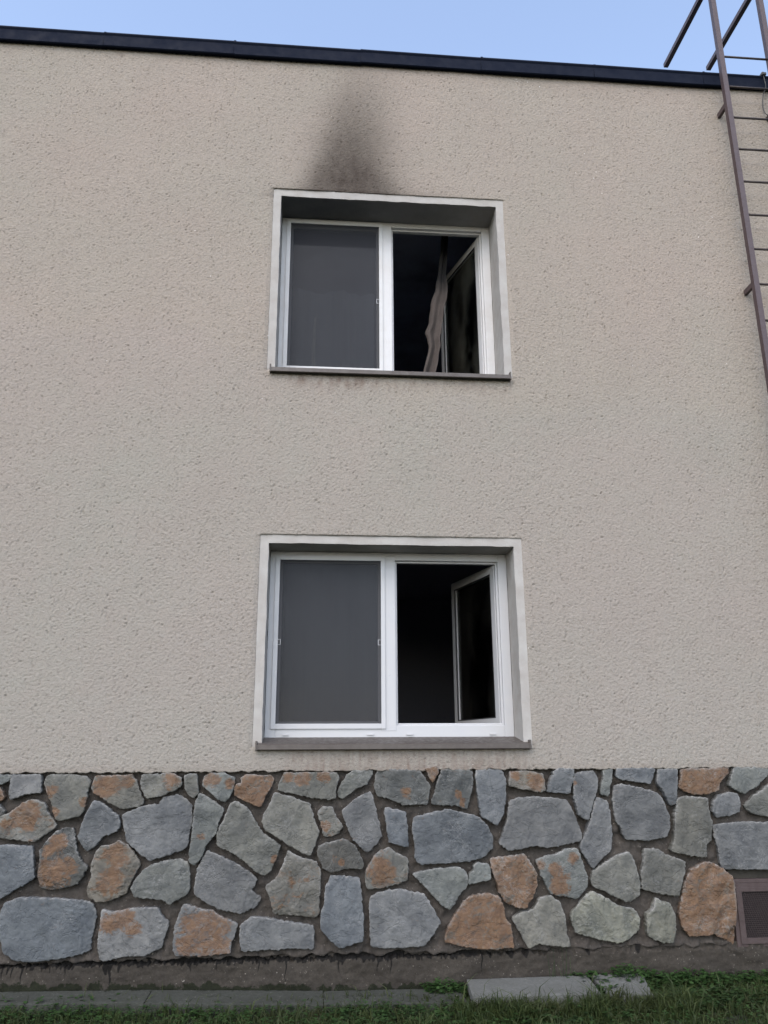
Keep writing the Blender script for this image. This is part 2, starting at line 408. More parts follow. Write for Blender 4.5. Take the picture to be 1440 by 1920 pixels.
def axis(lo, hi, fine_lo, fine_hi, df, dc, knots=()):
    v = list(np.arange(lo, fine_lo, dc)) + list(np.arange(fine_lo, fine_hi, df)) + list(np.arange(fine_hi, hi, dc)) + [hi]
    v = np.array(v)
    for k in knots:
        v[np.argmin(np.abs(v - k))] = k
    return np.unique(v)

def height_wall(x, z):
    g = samp(GR, x, z, 10.0); g2 = samp(GR2, x, z, 10.0); f = samp(FINE, x, z, 5.3)
    gp = np.where(g > 0.3, 0.3 + 0.35 * (g - 0.3), g)          # trowelled-off plateaus with pits between them
    h = 0.0021 * gp + 0.0003 * g2 + 0.0005 * f
    pit = np.clip(-(g + 0.35 * samp(GR, x + 3.3, z + 1.7, 7.7)) - 1.40, 0, 1.4)
    h -= 0.0060 * pit
    h += 0.004 * samp(BIG, x, z, 8.0) * 0.5
    tap = np.ones(np.shape(x))
    for w in (U, L):                                        # the render feathers out against the side bands
        zin = (z > w['zs'] - 0.03) & (z < w['zt'] - 0.004)
        dx = np.minimum(np.abs(x - w['x0']), np.abs(x - w['x1']))
        tap = np.where(zin, np.minimum(tap, 0.15 + np.clip(dx / 0.03, 0, 1) * 0.85), tap)
    return (-0.009 - h) * tap         # proud of the smooth band (towards -y)

xs = axis(-4.2, 6.4, -1.95 - 0.75, 4.75, 0.0075, 0.035, (L['x0'], L['x1']))
zs = axis(Z_STONE, Z_TOP, Z_STONE, Z_TOP, 0.0075, 0.03, (L['zs'] - 0.02, L['zt'], U['zs'] - 0.02, U['zt']))
def grid_wall(name, xs, zs, hf, holes, mat_, smooth=True, attrs=None, back=0.04, zjit=None):
    X, Z = np.meshgrid(xs, zs); X = X.copy(); Z = Z.copy()
    if zjit is not None: Z = zjit(X, Z)
    Y = hf(X, Z); nx, nz = len(xs), len(zs)
    xc = (xs[:-1] + xs[1:]) / 2; zc = (zs[:-1] + zs[1:]) / 2
    keep = np.ones((nz - 1, nx - 1), bool)
    for (a, b_, c, d) in holes:
        keep &= ~(((xc > a) & (xc < b_))[None, :] & ((zc > c) & (zc < d))[:, None])
    idx = np.arange(nx * nz).reshape(nz, nx)
    q = np.stack([idx[:-1, :-1], idx[:-1, 1:], idx[1:, 1:], idx[1:, :-1]], -1)[keep]
    V = np.stack([X.ravel(), Y.ravel(), Z.ravel()], 1)
    pad = np.pad(keep, 1)
    edges = []
    j, i = np.nonzero(keep & ~pad[1:-1, :-2]); edges.append((idx[j + 1, i], idx[j, i]))
    j, i = np.nonzero(keep & ~pad[1:-1, 2:]); edges.append((idx[j, i + 1], idx[j + 1, i + 1]))
    j, i = np.nonzero(keep & ~pad[:-2, 1:-1]); edges.append((idx[j, i], idx[j, i + 1]))
    j, i = np.nonzero(keep & ~pad[2:, 1:-1]); edges.append((idx[j + 1, i + 1], idx[j + 1, i]))
    a = np.concatenate([e[0] for e in edges]); b_ = np.concatenate([e[1] for e in edges])
    n0 = len(V); VB = np.concatenate([V[a], V[b_]]).copy(); VB[:, 1] = back
    k = len(a); ia = n0 + np.arange(k); ib = n0 + k + np.arange(k)
    F = np.concatenate([q, np.stack([b_, a, ia, ib], -1)])
    at = {}
    if attrs:
        for an, fn in attrs.items():
            val = fn(X.ravel(), Z.ravel()); at[an] = np.concatenate([val, val[a], val[b_]])
    V = np.concatenate([V, VB])
    used = np.unique(F); remap = np.full(len(V), -1); remap[used] = np.arange(len(used))
    me = mesh_np(name, V[used], remap[F], smooth, {k2: v2[used] for k2, v2 in at.items()})
    return link(name, me, mat_)

def ragged(X, Z):
    e = np.clip((Z_STONE + 0.03 - Z) / 0.03, 0, 1)
    return Z + e * (0.0035 * samp(MED, X * 1.3, X * 0 + 1, 4.0) + 0.0012 * samp(GR, X, X * 0 + 2, 10.0))
holes = [(U['x0'], U['x1'], U['zs'] - 0.02, U['zt']), (L['x0'], L['x1'], L['zs'] - 0.02, L['zt'])]
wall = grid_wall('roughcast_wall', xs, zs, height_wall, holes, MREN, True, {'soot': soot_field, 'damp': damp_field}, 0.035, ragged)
hpart(wall)

# masonry backing, so that nothing shines through: solid wall core with openings (one mesh of butting boxes)
bm = bmesh.new()
X0, X1, Y0, Y1 = -4.2, 6.4, 0.06, 0.40
ux0, ux1 = 0.0, 1.8
zz = [0.0, L['zs'] - 0.02, L['zi'], U['zs'] - 0.02, U['zi'], 7.38]
add_box(bm, X0, ux0 - 0.004, Y0, Y1, zz[0], zz[5]); add_box(bm, ux1 + 0.004, 3.1, Y0, Y1, zz[0], zz[5])
add_box(bm, 3.1, X1, Y0, Y1, 0.92, zz[5]); add_box(bm, 4.05, X1, Y0, Y1, zz[0], 0.92)
for a, b_ in ((zz[0], zz[1] - 0.0), (zz[2] + 0.004, zz[3]), (zz[4] + 0.004, zz[5])):
    add_box(bm, ux0 - 0.004, ux1 + 0.004, Y0, Y1, a, b_)
hpart(finish(bm, 'masonry_core', MMOR))

# window surrounds and reveals (smooth plaster), subdivided so that they carry the smoke stain
def patch(bm_list, P0, P1, P2, P3, nu, nv):
    """bilinear grid patch"""
    P = [np.array(p, float) for p in (P0, P1, P2, P3)]
    V, F = bm_list; off = sum(len(v) for v in V)
    g = []
    for j in range(nv + 1):
        for i in range(nu + 1):
            s, t_ = i / nu, j / nv
            g.append((P[0]*(1-s) + P[1]*s)*(1-t_) + (P[3]*(1-s) + P[2]*s)*t_)
    V.append(np.array(g))
    for j in range(nv):
        for i in range(nu):
            a = off + j*(nu+1) + i; F.append((a, a+1, a+nu+2, a+nu+1))

def surround(w, name, seed):
    x0, x1, zt, zi, zs_, yf = w['x0'], w['x1'], w['zt'], w['zi'], w['zs'], w['yf']
    yb = yf + 0.02
    zb = zs_ - 0.02; A = ([], [])
    o0, o1, ot = x0 - 0.0, x1 + 0.0, zt + 0.0
    patch(A, (o0, 0, zi), (o1, 0, zi), (o1, 0, ot), (o0, 0, ot), 90, 4)               # head band
    patch(A, (o0, 0, zb), (0, 0, zb), (0, 0, zi), (o0, 0, zi), 4, 70)                 # left band
    patch(A, (1.8, 0, zb), (o1, 0, zb), (o1, 0, zi), (1.8, 0, zi), 4, 70)
    patch(A, (0, 0, zi), (1.8, 0, zi), (1.8, yb, zi), (0, yb, zi), 90, 16)            # soffit
    patch(A, (0, 0, zb), (0, yb, zb), (0, yb, zi), (0, 0, zi), 14, 70)                # reveals
    patch(A, (1.8, 0, zb), (1.8, 0, zi), (1.8, yb, zi), (1.8, yb, zb), 70, 14)
    V = np.concatenate(A[0]); F = np.array(A[1])
    x, y, z = V[:, 0].copy(), V[:, 1].copy(), V[:, 2].copy()
    wob = 0.0009 * samp(MED, x + seed, z + y, 7.0) + 0.0004 * samp(GR2, x + y, z, 10.0)
    band = y < 0.001
    V[:, 1] += np.where(band, -wob, 0)
    V[:, 2] += np.where((np.abs(z - zi) < 1e-4), 0.8 * wob, 0)
    V[:, 0] += np.where((np.abs(x) < 1e-4) | (np.abs(x - 1.8) < 1e-4), wob, 0)
    if w is U:
        sof = (np.abs(z - zi) < 1e-3) & (y > 1e-4)
        s = np.where(sof, 0.96 - 0.62 * np.clip((x - 0.35) / 1.4, 0, 1), 0)
        lr = (np.abs(x) < 1e-3) & (y > 1e-4)
        s = np.where(lr, np.clip(0.75 - (zi - z) / 0.5, 0.06, 1), s)
        rr = (np.abs(x - 1.8) < 1e-3) & (y > 1e-4)
        s = np.where(rr, np.clip(0.30 - (zi - z) / 0.35, 0.0, 1), s)
        bd = np.where(band & (z > zi - 0.01), 0.10 * np.exp(-((x - 0.6) / 0.45) ** 2), 0.0)
        s = np.maximum(s, bd)
    else:
        s = np.where(y > 1e-4, 0.04, 0.0)
    me = mesh_np(name, V, F, True, {'soot': s})
    return hpart(link(name, me, MPLA))
surround(U, 'window_surround', 0.0); surround(L, 'window_surround', 2.2)

# windows ---------------------------------------------------------------
def rect_frame(bm, x0, x1, z0, z1, wl, wr, wb, wt, y0, y1, bev=0.004, M=None):
    """four members butted end to end, stiles running through"""
    add_box(bm, x0, x0 + wl, y0, y1, z0, z1, bev, M); add_box(bm, x1 - wr, x1, y0, y1, z0, z1, bev, M)
    add_box(bm, x0 + wl - .0005, x1 - wr + .0005, y0 + .0007, y1 - .0007, z0, z0 + wb, bev, M)
    add_box(bm, x0 + wl - .0005, x1 - wr + .0005, y0 + .0007, y1 - .0007, z1 - wt, z1, bev, M)

def build_window(w, mt, upper):
    yf = w['yf']; zt = w['zi'] + 0.0
    zb = 1.706 if not upper else 4.50
    oz0 = 1.789 if not upper else 4.60; oz1 = 3.004 if not upper else 5.972
    win = hpart(box('window', 0.831, 0.940, yf, yf + 0.07, zb + 0.045, zt - 0.03, mt, None, 0.004))   # the mullion carries the rest
    sub = lambda o: hpart(o, win)
    bm = bmesh.new(); rect_frame(bm, 0.002, 1.798, zb, zt - 0.002, 0.074, 0.068, oz0 - zb, zt - oz1, yf + 0.001, yf + 0.071)
    # the inner rebate step of the open right-hand side
    rect_frame(bm, 0.925, 1.745, oz0 - 0.012, oz1 + 0.012, 0.03, 0.03, 0.028, 0.028, yf + 0.030, yf + 0.069, 0.003)
    sub(finish(bm, 'window_frame', mt))
    # insect screen: slim white frame laid over the left half, dark mesh inside
    sx0, sx1, sz0, sz1 = 0.043, 0.862, oz0 - 0.022, oz1 + 0.026
    bm = bmesh.new(); rect_frame(bm, sx0, sx1, sz0, sz1, 0.034, 0.031, 0.036, 0.036, yf - 0.011, yf - 0.0005, 0.002)
    sub(finish(bm, 'screen_frame', mt))
    bm = bmesh.new()
    ys = yf - 0.003
    vs = [bm.verts.new(p) for p in ((sx0 + .03, ys, sz0 + .03), (sx1 - .028, ys, sz0 + .03), (sx1 - .028, ys, sz1 - .03), (sx0 + .03, ys, sz1 - .03))]
    bm.faces.new(vs); sub(finish(bm, 'insect_screen', MSCR))
    # closed left sash behind the screen
    bm = bmesh.new(); rect_frame(bm, 0.062, 0.848, oz0 - 0.015, oz1 + 0.015, 0.036, 0.036, 0.045, 0.040, yf + 0.034, yf + 0.085, 0.004)
    sub(finish(bm, 'closed_sash', m_simple('closed_sash_pvc', (0.66, 0.66, 0.66), 0.45)))
    sub(box('pane', 0.096, 0.814, yf + 0.052, yf + 0.058, oz0 + 0.026, oz1 - 0.022, MGLA))
    # open right sash, hinged on the right, swung into the room
    ang = math.radians(75.5 if not upper else 74.0); hx, hy = 1.712, yf + 0.062
    wd = 0.80
    M = Matrix.Translation((hx, hy, 0)) @ Matrix.Rotation(-ang, 4, 'Z')
    zt0, zt1 = oz0 - 0.006, oz1 - 0.012
    bm = bmesh.new(); rect_frame(bm, -wd, 0.0, zt0, zt1, 0.066, 0.066, 0.066, 0.066, -0.004, 0.050, 0.005, M)
    # step of the overlapping flange
    rect_frame(bm, -wd - 0.014, 0.012, zt0 - 0.0, zt1 + 0.006, 0.05, 0.05, 0.045, 0.05, 0.028, 0.058, 0.003, M)
    sash = sub(finish(bm, 'open_sash', mt))
    bm = bmesh.new(); rect_frame(bm, -wd + 0.062, -0.062, zt0 + 0.062, zt1 - 0.062, 0.008, 0.008, 0.008, 0.008, -0.0055, 0.006, 0.0, M)
    sub(finish(bm, 'glazing_gasket', MGAS))
    sub(box('pane', -wd + 0.066, -0.066, 0.016, 0.022, zt0 + 0.066, zt1 - 0.066, MGLR if upper else MGLA, None, 0.0, M))
    for hz in (zt0 + 0.09, zt1 - 0.10):
        sub(box('hinge', 1.716, 1.734, yf + 0.055, yf + 0.085, hz - 0.035, hz + 0.035, MCLP, None, 0.004))
    hm = (zt0 + zt1) / 2
    bm = bmesh.new(); add_box(bm, -wd + 0.018, -wd + 0.042, 0.050, 0.085, hm - 0.02, hm + 0.02, 0.003, M)
    add_box(bm, -wd + 0.020, -wd + 0.040, 0.085, 0.097, hm - 0.11, hm + 0.012, 0.004, M); sub(finish(bm, 'handle', mt))
    # little bent holding clips of the screen, half way up
    for cx, s_ in ((0.077, 1), (0.828, -1)):
        if upper and s_ == 1: continue
        zc_ = 2.380 if not upper else 5.234
        bm = bmesh.new(); y_ = ys - 0.007
        for a, b_, c, d in ((0, .020, -.020, -.0165), (0, .020, .0165, .020), (.0165, .020, -.0165, .0165)):
            q = sorted((cx + s_ * a, cx + s_ * b_)); add_box(bm, q[0], q[1], y_ - .002, y_ + .002, zc_ + c, zc_ + d)
        sub(finish(bm, 'screen_clip', MCLP))
    if not upper:
        first = None
        for cx in (0.150, 0.752, 1.034, 1.640):
            if first is None:
                bm = bmesh.new(); add_box(bm, -0.024, 0.024, -0.007, 0.004, -0.006, 0.006, 0.002)
                first = finish(bm, 'drain_cap', mt); o = first
            else:
                o = first.copy(); COL.objects.link(o)
            o.location = (cx, yf - 0.001, 1.728)
            sub(o)
    # sheet-metal sill
    zbk = zb + 0.004; zl = 1.662 if not upper else 4.441; yl = -0.050
    prof = [(yf + 0.02, zbk + 0.003), (yl + 0.004, zl + 0.001), (yl - 0.003, zl - 0.004), (yl - 0.004, zl - 0.034), (yl + 0.004, zl - 0.039),
            (yl + 0.005, zl - 0.036), (yl + 0.001, zl - 0.030), (yl + 0.002, zl - 0.006), (yf + 0.02, zbk - 0.002)]
    bm = bmesh.new(); xa, xb = -0.030, 1.832
    xa_, xb_ = 0.001, 1.799
    ringA = [bm.verts.new(((xa if y < 0.004 else xa_), y, z)) for y, z in prof]; ringB = [bm.verts.new(((xb if y < 0.004 else xb_), y, z)) for y, z in prof]
    n = len(prof)
    for k in range(n): bm.faces.new((ringA[k], ringB[k], ringB[(k+1)%n], ringA[(k+1)%n]))
    bm.faces.new(ringA[::-1]); bm.faces.new(ringB)
    sub(finish(bm, 'window_sill', MSIL))
    cap0 = None
    for cx in (xa - 0.003, xb + 0.003):
        if cap0 is None:
            bm = bmesh.new(); add_box(bm, -0.006, 0.006, yl - 0.008, yl + 0.045, zl - 0.040, zl + 0.022, 0.003)
            cap0 = finish(bm, 'sill_end_cap', MSIL); o = cap0
        else: o = cap0.copy(); COL.objects.link(o)
        o.location = (cx, 0, 0); sub(o)
    return win
wu = build_window(U, MPVS, True); wl_ = build_window(L, MPVC, False)
wu['label'] = 'smoke-dulled upper window'; wl_['label'] = 'clean white lower window'

# rooms behind the windows (one closed box each, seen from inside)
for nm, z0, z1, mt in (('upper_room', 3.75, 6.45, MROS), ('lower_room', 0.75, 3.45, MROO)):
    bm = bmesh.new(); t_ = 0.05
    xa, xb, ya, yb = -1.4, 3.0, 0.402, 4.4
    add_box(bm, xa, xb, yb, yb + t_, z0, z1); add_box(bm, xa - t_, xa, ya, yb + t_, z0, z1); add_box(bm, xb, xb + t_, ya, yb + t_, z0, z1)
    add_box(bm, xa - t_, xb + t_, ya, yb + t_, z1, z1 + t_); add_box(bm, xa - t_, xb + t_, ya, yb + t_, z0 - t_, z0)
    hpart(finish(bm, nm, mt))

# parapet coping in overlapping lengths, roof deck behind it
seams = [-4.3, -3.70, -2.62, -1.53, -0.43, 0.67, 1.74, 2.77, 3.79, 4.85, 5.9, 6.5]
for k, (a, b_) in enumerate(zip(seams, seams[1:])):
    dz = 0.004 * (k % 2) + random.uniform(-0.003, 0.003); tilt = random.uniform(-0.004, 0.004)
    prof = [(-0.055, 7.398), (-0.047, 7.392), (-0.050, 7.402), (-0.050, 7.505), (-0.060, 7.520), (-0.056, 7.534), (0.34, 7.515), (0.34, 7.40), (0.30, 7.40), (0.0, 7.40), (-0.040, 7.40)]
    bm = bmesh.new()
    RA = [bm.verts.new((a - (0.02 if k else 0), y, z + dz)) for y, z in prof]; RB = [bm.verts.new((b_ - 0.004, y + 0.001, z + dz + tilt)) for y, z in prof]
    n = len(prof)
    for q in range(n): bm.faces.new((RA[q], RB[q], RB[(q+1)%n], RA[(q+1)%n]))
    bm.faces.new(RA[::-1]); bm.faces.new(RB)
    # folded seam cover
    add_box(bm, b_ - 0.020, b_ + 0.0, -0.058, 0.34, 7.5335 + dz, 7.5375 + dz, 0.0015)
    hpart(finish(bm, 'coping_section', MCOP))
hpart(box('roof', -4.2, 6.4, 0.345, 9.0, 7.20, 7.38, MROF))
bm = bmesh.new(); add_box(bm, -4.2, -3.9, 0.402, 9.0, 0.0, 7.2); add_box(bm, 6.1, 6.4, 0.402, 9.0, 0.0, 7.2); add_box(bm, -3.9, 6.1, 8.7, 9.0, 0.0, 7.2)
hpart(finish(bm, 'rear_walls', MPLA))

# ------------------------------------------------------------ stone base
# outlines of the base stones, metres on the wall plane: (kind, [(x, z)...], [(x, z, radius) of rust patches])
STONES = [
('g',[(-1.76,1.482),(-1.599,1.476),(-1.625,1.439),(-1.658,1.424),(-1.735,1.423)],[]),
('b',[(-1.602,1.475),(-1.422,1.479),(-1.406,1.369),(-1.491,1.364),(-1.545,1.345),(-1.59,1.329),(-1.604,1.337)],[]),
('g',[(-1.378,1.47),(-1.301,1.481),(-1.124,1.464),(-1.102,1.43),(-1.115,1.371),(-1.133,1.24),(-1.17,1.22),(-1.279,1.195),(-1.298,1.209),(-1.339,1.314),(-1.372,1.373),(-1.391,1.432)],[(-1.35,1.373,0.052),(-1.315,1.247,0.039),(-1.126,1.303,0.039)]),
('g',[(-1.071,1.464),(-0.843,1.471),(-0.814,1.44),(-0.787,1.376),(-0.75,1.299),(-0.784,1.278),(-0.879,1.263),(-0.979,1.31),(-1.071,1.366),(-1.09,1.4)],[(-0.989,1.42,0.097),(-1.019,1.37,0.07),(-0.876,1.445,0.062)]),
('g',[(-0.772,1.47),(-0.568,1.477),(-0.522,1.451),(-0.514,1.403),(-0.561,1.374),(-0.648,1.341),(-0.731,1.329),(-0.76,1.367),(-0.777,1.419)],[(-0.583,1.434,0.058)]),
('g',[(-0.498,1.464),(-0.452,1.476),(-0.419,1.472),(-0.411,1.415),(-0.407,1.355),(-0.432,1.326),(-0.471,1.354),(-0.489,1.378)],[]),
('t',[(-1.7,1.218),(-1.601,1.237),(-1.545,1.274),(-1.498,1.311),(-1.457,1.323),(-1.43,1.315),(-1.377,1.301),(-1.354,1.247),(-1.294,1.172),(-1.301,1.155),(-1.34,1.123),(-1.365,1.111),(-1.416,1.073),(-1.472,1.079),(-1.583,1.092),(-1.695,1.111)],[(-1.481,1.232,0.112),(-1.592,1.167,0.051)]),
('o',[(-1.74,1.397),(-1.672,1.397),(-1.651,1.367),(-1.639,1.342),(-1.662,1.317),(-1.729,1.309)],[]),
('d',[(-1.727,1.297),(-1.659,1.296),(-1.622,1.254),(-1.634,1.234),(-1.719,1.23)],[]),
('d',[(-1.215,1.15),(-1.188,1.145),(-1.165,1.079),(-1.15,1.014),(-1.118,0.956),(-1.076,0.911),(-1.101,0.859),(-1.13,0.816),(-1.18,0.805),(-1.287,0.784),(-1.351,0.8),(-1.368,0.872),(-1.364,0.952),(-1.375,1.009),(-1.343,1.065),(-1.304,1.106),(-1.265,1.138)],[(-1.272,0.886,0.11),(-1.266,1.064,0.06),(-1.191,0.917,0.068),(-1.32,1.016,0.043)]),
('b',[(-1.066,1.315),(-1.004,1.293),(-0.957,1.255),(-0.905,1.217),(-0.892,1.158),(-0.911,1.125),(-0.995,1.098),(-1.033,1.045),(-1.085,1.011),(-1.114,1.046),(-1.145,1.095),(-1.123,1.178),(-1.103,1.244)],[]),
('b',[(-0.879,1.217),(-0.851,1.241),(-0.723,1.282),(-0.653,1.286),(-0.62,1.328),(-0.533,1.344),(-0.487,1.318),(-0.445,1.279),(-0.436,1.169),(-0.45,1.086),(-0.455,1.024),(-0.553,0.988),(-0.681,0.952),(-0.735,0.983),(-0.836,1.067),(-0.864,1.141)],[]),
('t',[(-0.89,1.066),(-0.834,1.042),(-0.787,0.992),(-0.746,0.93),(-0.77,0.878),(-0.803,0.814),(-0.82,0.758),(-0.926,0.713),(-1.003,0.718),(-1.056,0.747),(-1.057,0.803),(-1.036,0.85),(-1.05,0.931),(-1.028,0.996),(-0.998,1.036),(-0.929,1.043)],[(-0.898,0.977,0.095),(-0.92,0.832,0.085)]),
('b',[(-1.704,1.05),(-1.578,1.052),(-1.429,1.041),(-1.415,0.969),(-1.394,0.856),(-1.474,0.81),(-1.544,0.768),(-1.59,0.741),(-1.662,0.719)],[]),
('g',[(-0.711,0.893),(-0.67,0.921),(-0.602,0.94),(-0.507,0.951),(-0.445,0.929),(-0.431,0.864),(-0.425,0.783),(-0.434,0.751),(-0.542,0.693),(-0.595,0.718),(-0.763,0.741),(-0.788,0.79),(-0.758,0.845)],[]),
('b',[(-1.553,0.709),(-1.466,0.745),(-1.256,0.735),(-1.121,0.72),(-1.036,0.711),(-1.006,0.667),(-0.999,0.604),(-1.018,0.434),(-1.09,0.413),(-1.236,0.39),(-1.383,0.382),(-1.466,0.396),(-1.529,0.439),(-1.56,0.531),(-1.576,0.624),(-1.569,0.67)],[]),
('b',[(-0.956,0.666),(-0.887,0.649),(-0.745,0.67),(-0.617,0.67),(-0.593,0.627),(-0.543,0.579),(-0.57,0.486),(-0.576,0.447),(-0.625,0.425),(-0.673,0.403),(-0.807,0.399),(-0.921,0.377),(-0.951,0.387),(-0.963,0.456),(-0.965,0.533),(-0.959,0.611)],[(-0.914,0.579,0.067),(-0.817,0.624,0.068),(-0.761,0.552,0.051)]),
('b',[(-0.451,0.686),(-0.402,0.675),(-0.34,0.65),(-0.271,0.644),(-0.218,0.608),(-0.139,0.578),(-0.114,0.566),(-0.13,0.491),(-0.146,0.468),(-0.152,0.402),(-0.292,0.394),(-0.419,0.397),(-0.486,0.399),(-0.503,0.43),(-0.5,0.547),(-0.476,0.633)],[(-0.316,0.527,0.154),(-0.406,0.459,0.085),(-0.43,0.584,0.051),(-0.209,0.446,0.068)]),
('g',[(-0.394,1.355),(-0.343,1.329),(-0.237,1.256),(-0.236,1.226),(-0.26,1.184),(-0.282,1.1),(-0.336,1.035),(-0.362,0.957),(-0.399,0.921),(-0.43,0.933),(-0.434,0.995),(-0.423,1.102),(-0.421,1.22),(-0.413,1.304)],[(-0.365,1.085,0.026)]),
('g',[(-0.368,1.458),(-0.329,1.477),(-0.244,1.479),(-0.17,1.448),(-0.172,1.401),(-0.192,1.336),(-0.226,1.298),(-0.272,1.32),(-0.374,1.402)],[(-0.318,1.441,0.054),(-0.196,1.414,0.041)]),
('o',[(-0.125,1.448),(-0.099,1.465),(0.074,1.459),(0.085,1.437),(0.059,1.368),(0.024,1.321),(0.025,1.3),(-0.001,1.266),(-0.083,1.301),(-0.17,1.34),(-0.159,1.4),(-0.124,1.417)],[]),
('g',[(0.16,1.476),(0.508,1.476),(0.522,1.443),(0.5,1.382),(0.501,1.321),(0.46,1.31),(0.332,1.322),(0.222,1.348),(0.118,1.368),(0.121,1.402)],[(0.284,1.444,0.055),(0.421,1.452,0.046),(0.183,1.454,0.041)]),
('g',[(0.578,1.46),(0.624,1.486),(0.749,1.489),(0.74,1.45),(0.707,1.402),(0.643,1.376),(0.551,1.316),(0.519,1.321),(0.528,1.381)],[]),
('g',[(0.096,1.351),(0.205,1.324),(0.333,1.279),(0.362,1.177),(0.395,1.108),(0.369,1.025),(0.339,0.967),(0.294,0.98),(0.213,1.023),(0.113,1.087),(0.049,1.125),(0.023,1.172),(0.037,1.231),(0.071,1.282)],[]),
('g',[(-0.159,1.302),(-0.081,1.258),(-0.043,1.207),(-0.005,1.147),(0.032,1.096),(0.142,1.028),(0.13,0.978),(0.085,0.872),(0.05,0.85),(0.006,0.865),(-0.076,0.932),(-0.149,0.982),(-0.264,1.038),(-0.265,1.109),(-0.213,1.217),(-0.189,1.285)],[(0.109,0.945,0.027)]),
('t',[(0.388,1.232),(0.415,1.257),(0.479,1.259),(0.507,1.192),(0.551,1.14),(0.526,1.098),(0.472,1.078),(0.427,1.083),(0.412,1.142)],[(0.435,1.142,0.041)]),
('b',[(0.735,1.353),(0.753,1.301),(0.78,1.189),(0.807,1.078),(0.78,1.036),(0.721,0.979),(0.68,0.999),(0.608,1.08),(0.561,1.191),(0.543,1.234),(0.597,1.277),(0.67,1.328)],[]),
('d',[(0.397,1.016),(0.446,1.036),(0.572,1.057),(0.635,1.013),(0.667,0.953),(0.69,0.911),(0.681,0.878),(0.609,0.884),(0.475,0.861),(0.421,0.891),(0.398,0.949),(0.384,0.991)],[(0.546,0.914,0.022)]),
('b',[(-0.321,0.997),(-0.245,0.967),(-0.137,0.92),(-0.038,0.857),(-0.002,0.824),(-0.017,0.784),(-0.038,0.764),(-0.007,0.735),(0.029,0.71),(-0.004,0.663),(-0.089,0.629),(-0.211,0.651),(-0.308,0.693),(-0.393,0.75),(-0.388,0.799),(-0.38,0.888),(-0.349,0.953)],[]),
('t',[(0.196,0.994),(0.25,0.96),(0.376,0.925),(0.408,0.875),(0.405,0.768),(0.403,0.615),(0.373,0.593),(0.285,0.609),(0.119,0.622),(0.1,0.685),(0.061,0.787),(0.122,0.822),(0.163,0.895)],[]),
('b',[(0.475,0.837),(0.547,0.831),(0.665,0.821),(0.672,0.723),(0.686,0.601),(0.686,0.45),(0.625,0.443),(0.542,0.413),(0.48,0.462),(0.418,0.523),(0.421,0.622),(0.442,0.678),(0.445,0.776),(0.467,0.792)],[]),
('b',[(-0.028,0.606),(0.12,0.585),(0.26,0.562),(0.372,0.54),(0.372,0.413),(0.229,0.421),(-0.08,0.411),(-0.094,0.499),(-0.094,0.55),(-0.061,0.577)],[]),
('d',[(0.783,1.48),(0.811,1.493),(1.064,1.487),(1.1,1.438),(1.137,1.385),(1.12,1.271),(0.958,1.269),(0.857,1.313),(0.783,1.331),(0.76,1.397)],[(0.977,1.347,0.042)]),
('o',[(1.111,1.5),(1.2,1.508),(1.195,1.473),(1.161,1.415),(1.138,1.438)],[]),
('d',[(1.224,1.49),(1.28,1.499),(1.413,1.489),(1.431,1.471),(1.428,1.391),(1.406,1.312),(1.385,1.238),(1.302,1.265),(1.148,1.269),(1.173,1.349),(1.194,1.419)],[(1.327,1.33,0.03),(1.358,1.277,0.028)]),
('b',[(1.46,1.484),(1.603,1.501),(1.645,1.469),(1.659,1.425),(1.651,1.31),(1.628,1.205),(1.587,1.132),(1.541,1.162),(1.486,1.185),(1.471,1.276),(1.457,1.4)],[]),
('t',[(1.688,1.469),(1.813,1.477),(1.922,1.454),(1.932,1.396),(1.925,1.347),(1.881,1.344),(1.834,1.356),(1.787,1.357),(1.684,1.384),(1.68,1.415),(1.695,1.433)],[(1.866,1.414,0.067),(1.725,1.451,0.038)]),
('b',[(2.005,1.48),(2.045,1.493),(2.138,1.485),(2.129,1.43),(2.096,1.332),(1.943,1.342),(1.962,1.404)],[]),
('b',[(0.833,1.253),(0.884,1.243),(0.968,1.225),(0.975,1.152),(0.984,1.012),(0.964,1.008),(0.864,1.035),(0.851,1.102),(0.842,1.171)],[]),
('b',[(1.026,1.177),(1.059,1.194),(1.17,1.219),(1.254,1.235),(1.347,1.212),(1.449,1.19),(1.521,1.128),(1.556,1.042),(1.548,0.991),(1.485,0.937),(1.383,0.913),(1.209,0.905),(1.062,0.899),(1.031,0.931),(1.031,1.032),(1.017,1.1)],[]),
('b',[(1.678,1.283),(1.746,1.3),(1.841,1.308),(2.003,1.297),(2.069,1.288),(2.093,1.254),(2.126,1.189),(2.167,1.064),(2.16,1.03),(2.073,1.013),(1.954,0.989),(1.823,1.004),(1.748,0.988),(1.659,0.979),(1.6,1.016),(1.621,1.075),(1.658,1.161)],[]),
('t',[(0.762,0.956),(0.809,0.985),(0.859,0.999),(0.9,0.971),(0.981,0.932),(0.979,0.807),(0.934,0.787),(0.826,0.765),(0.715,0.759),(0.703,0.812),(0.71,0.87),(0.739,0.919)],[(0.808,0.86,0.099)]),
('b',[(0.739,0.705),(0.788,0.727),(0.844,0.74),(0.925,0.747),(1.014,0.729),(1.086,0.719),(1.112,0.674),(1.147,0.616),(1.181,0.55),(1.144,0.495),(1.108,0.448),(1.071,0.417),(0.956,0.412),(0.824,0.408),(0.739,0.423),(0.734,0.52),(0.73,0.657)],[]),
('g',[(1.012,0.84),(1.135,0.863),(1.299,0.877),(1.354,0.859),(1.375,0.817),(1.368,0.759),(1.312,0.711),(1.284,0.662),(1.255,0.626),(1.211,0.643),(1.149,0.706),(1.069,0.789)],[]),
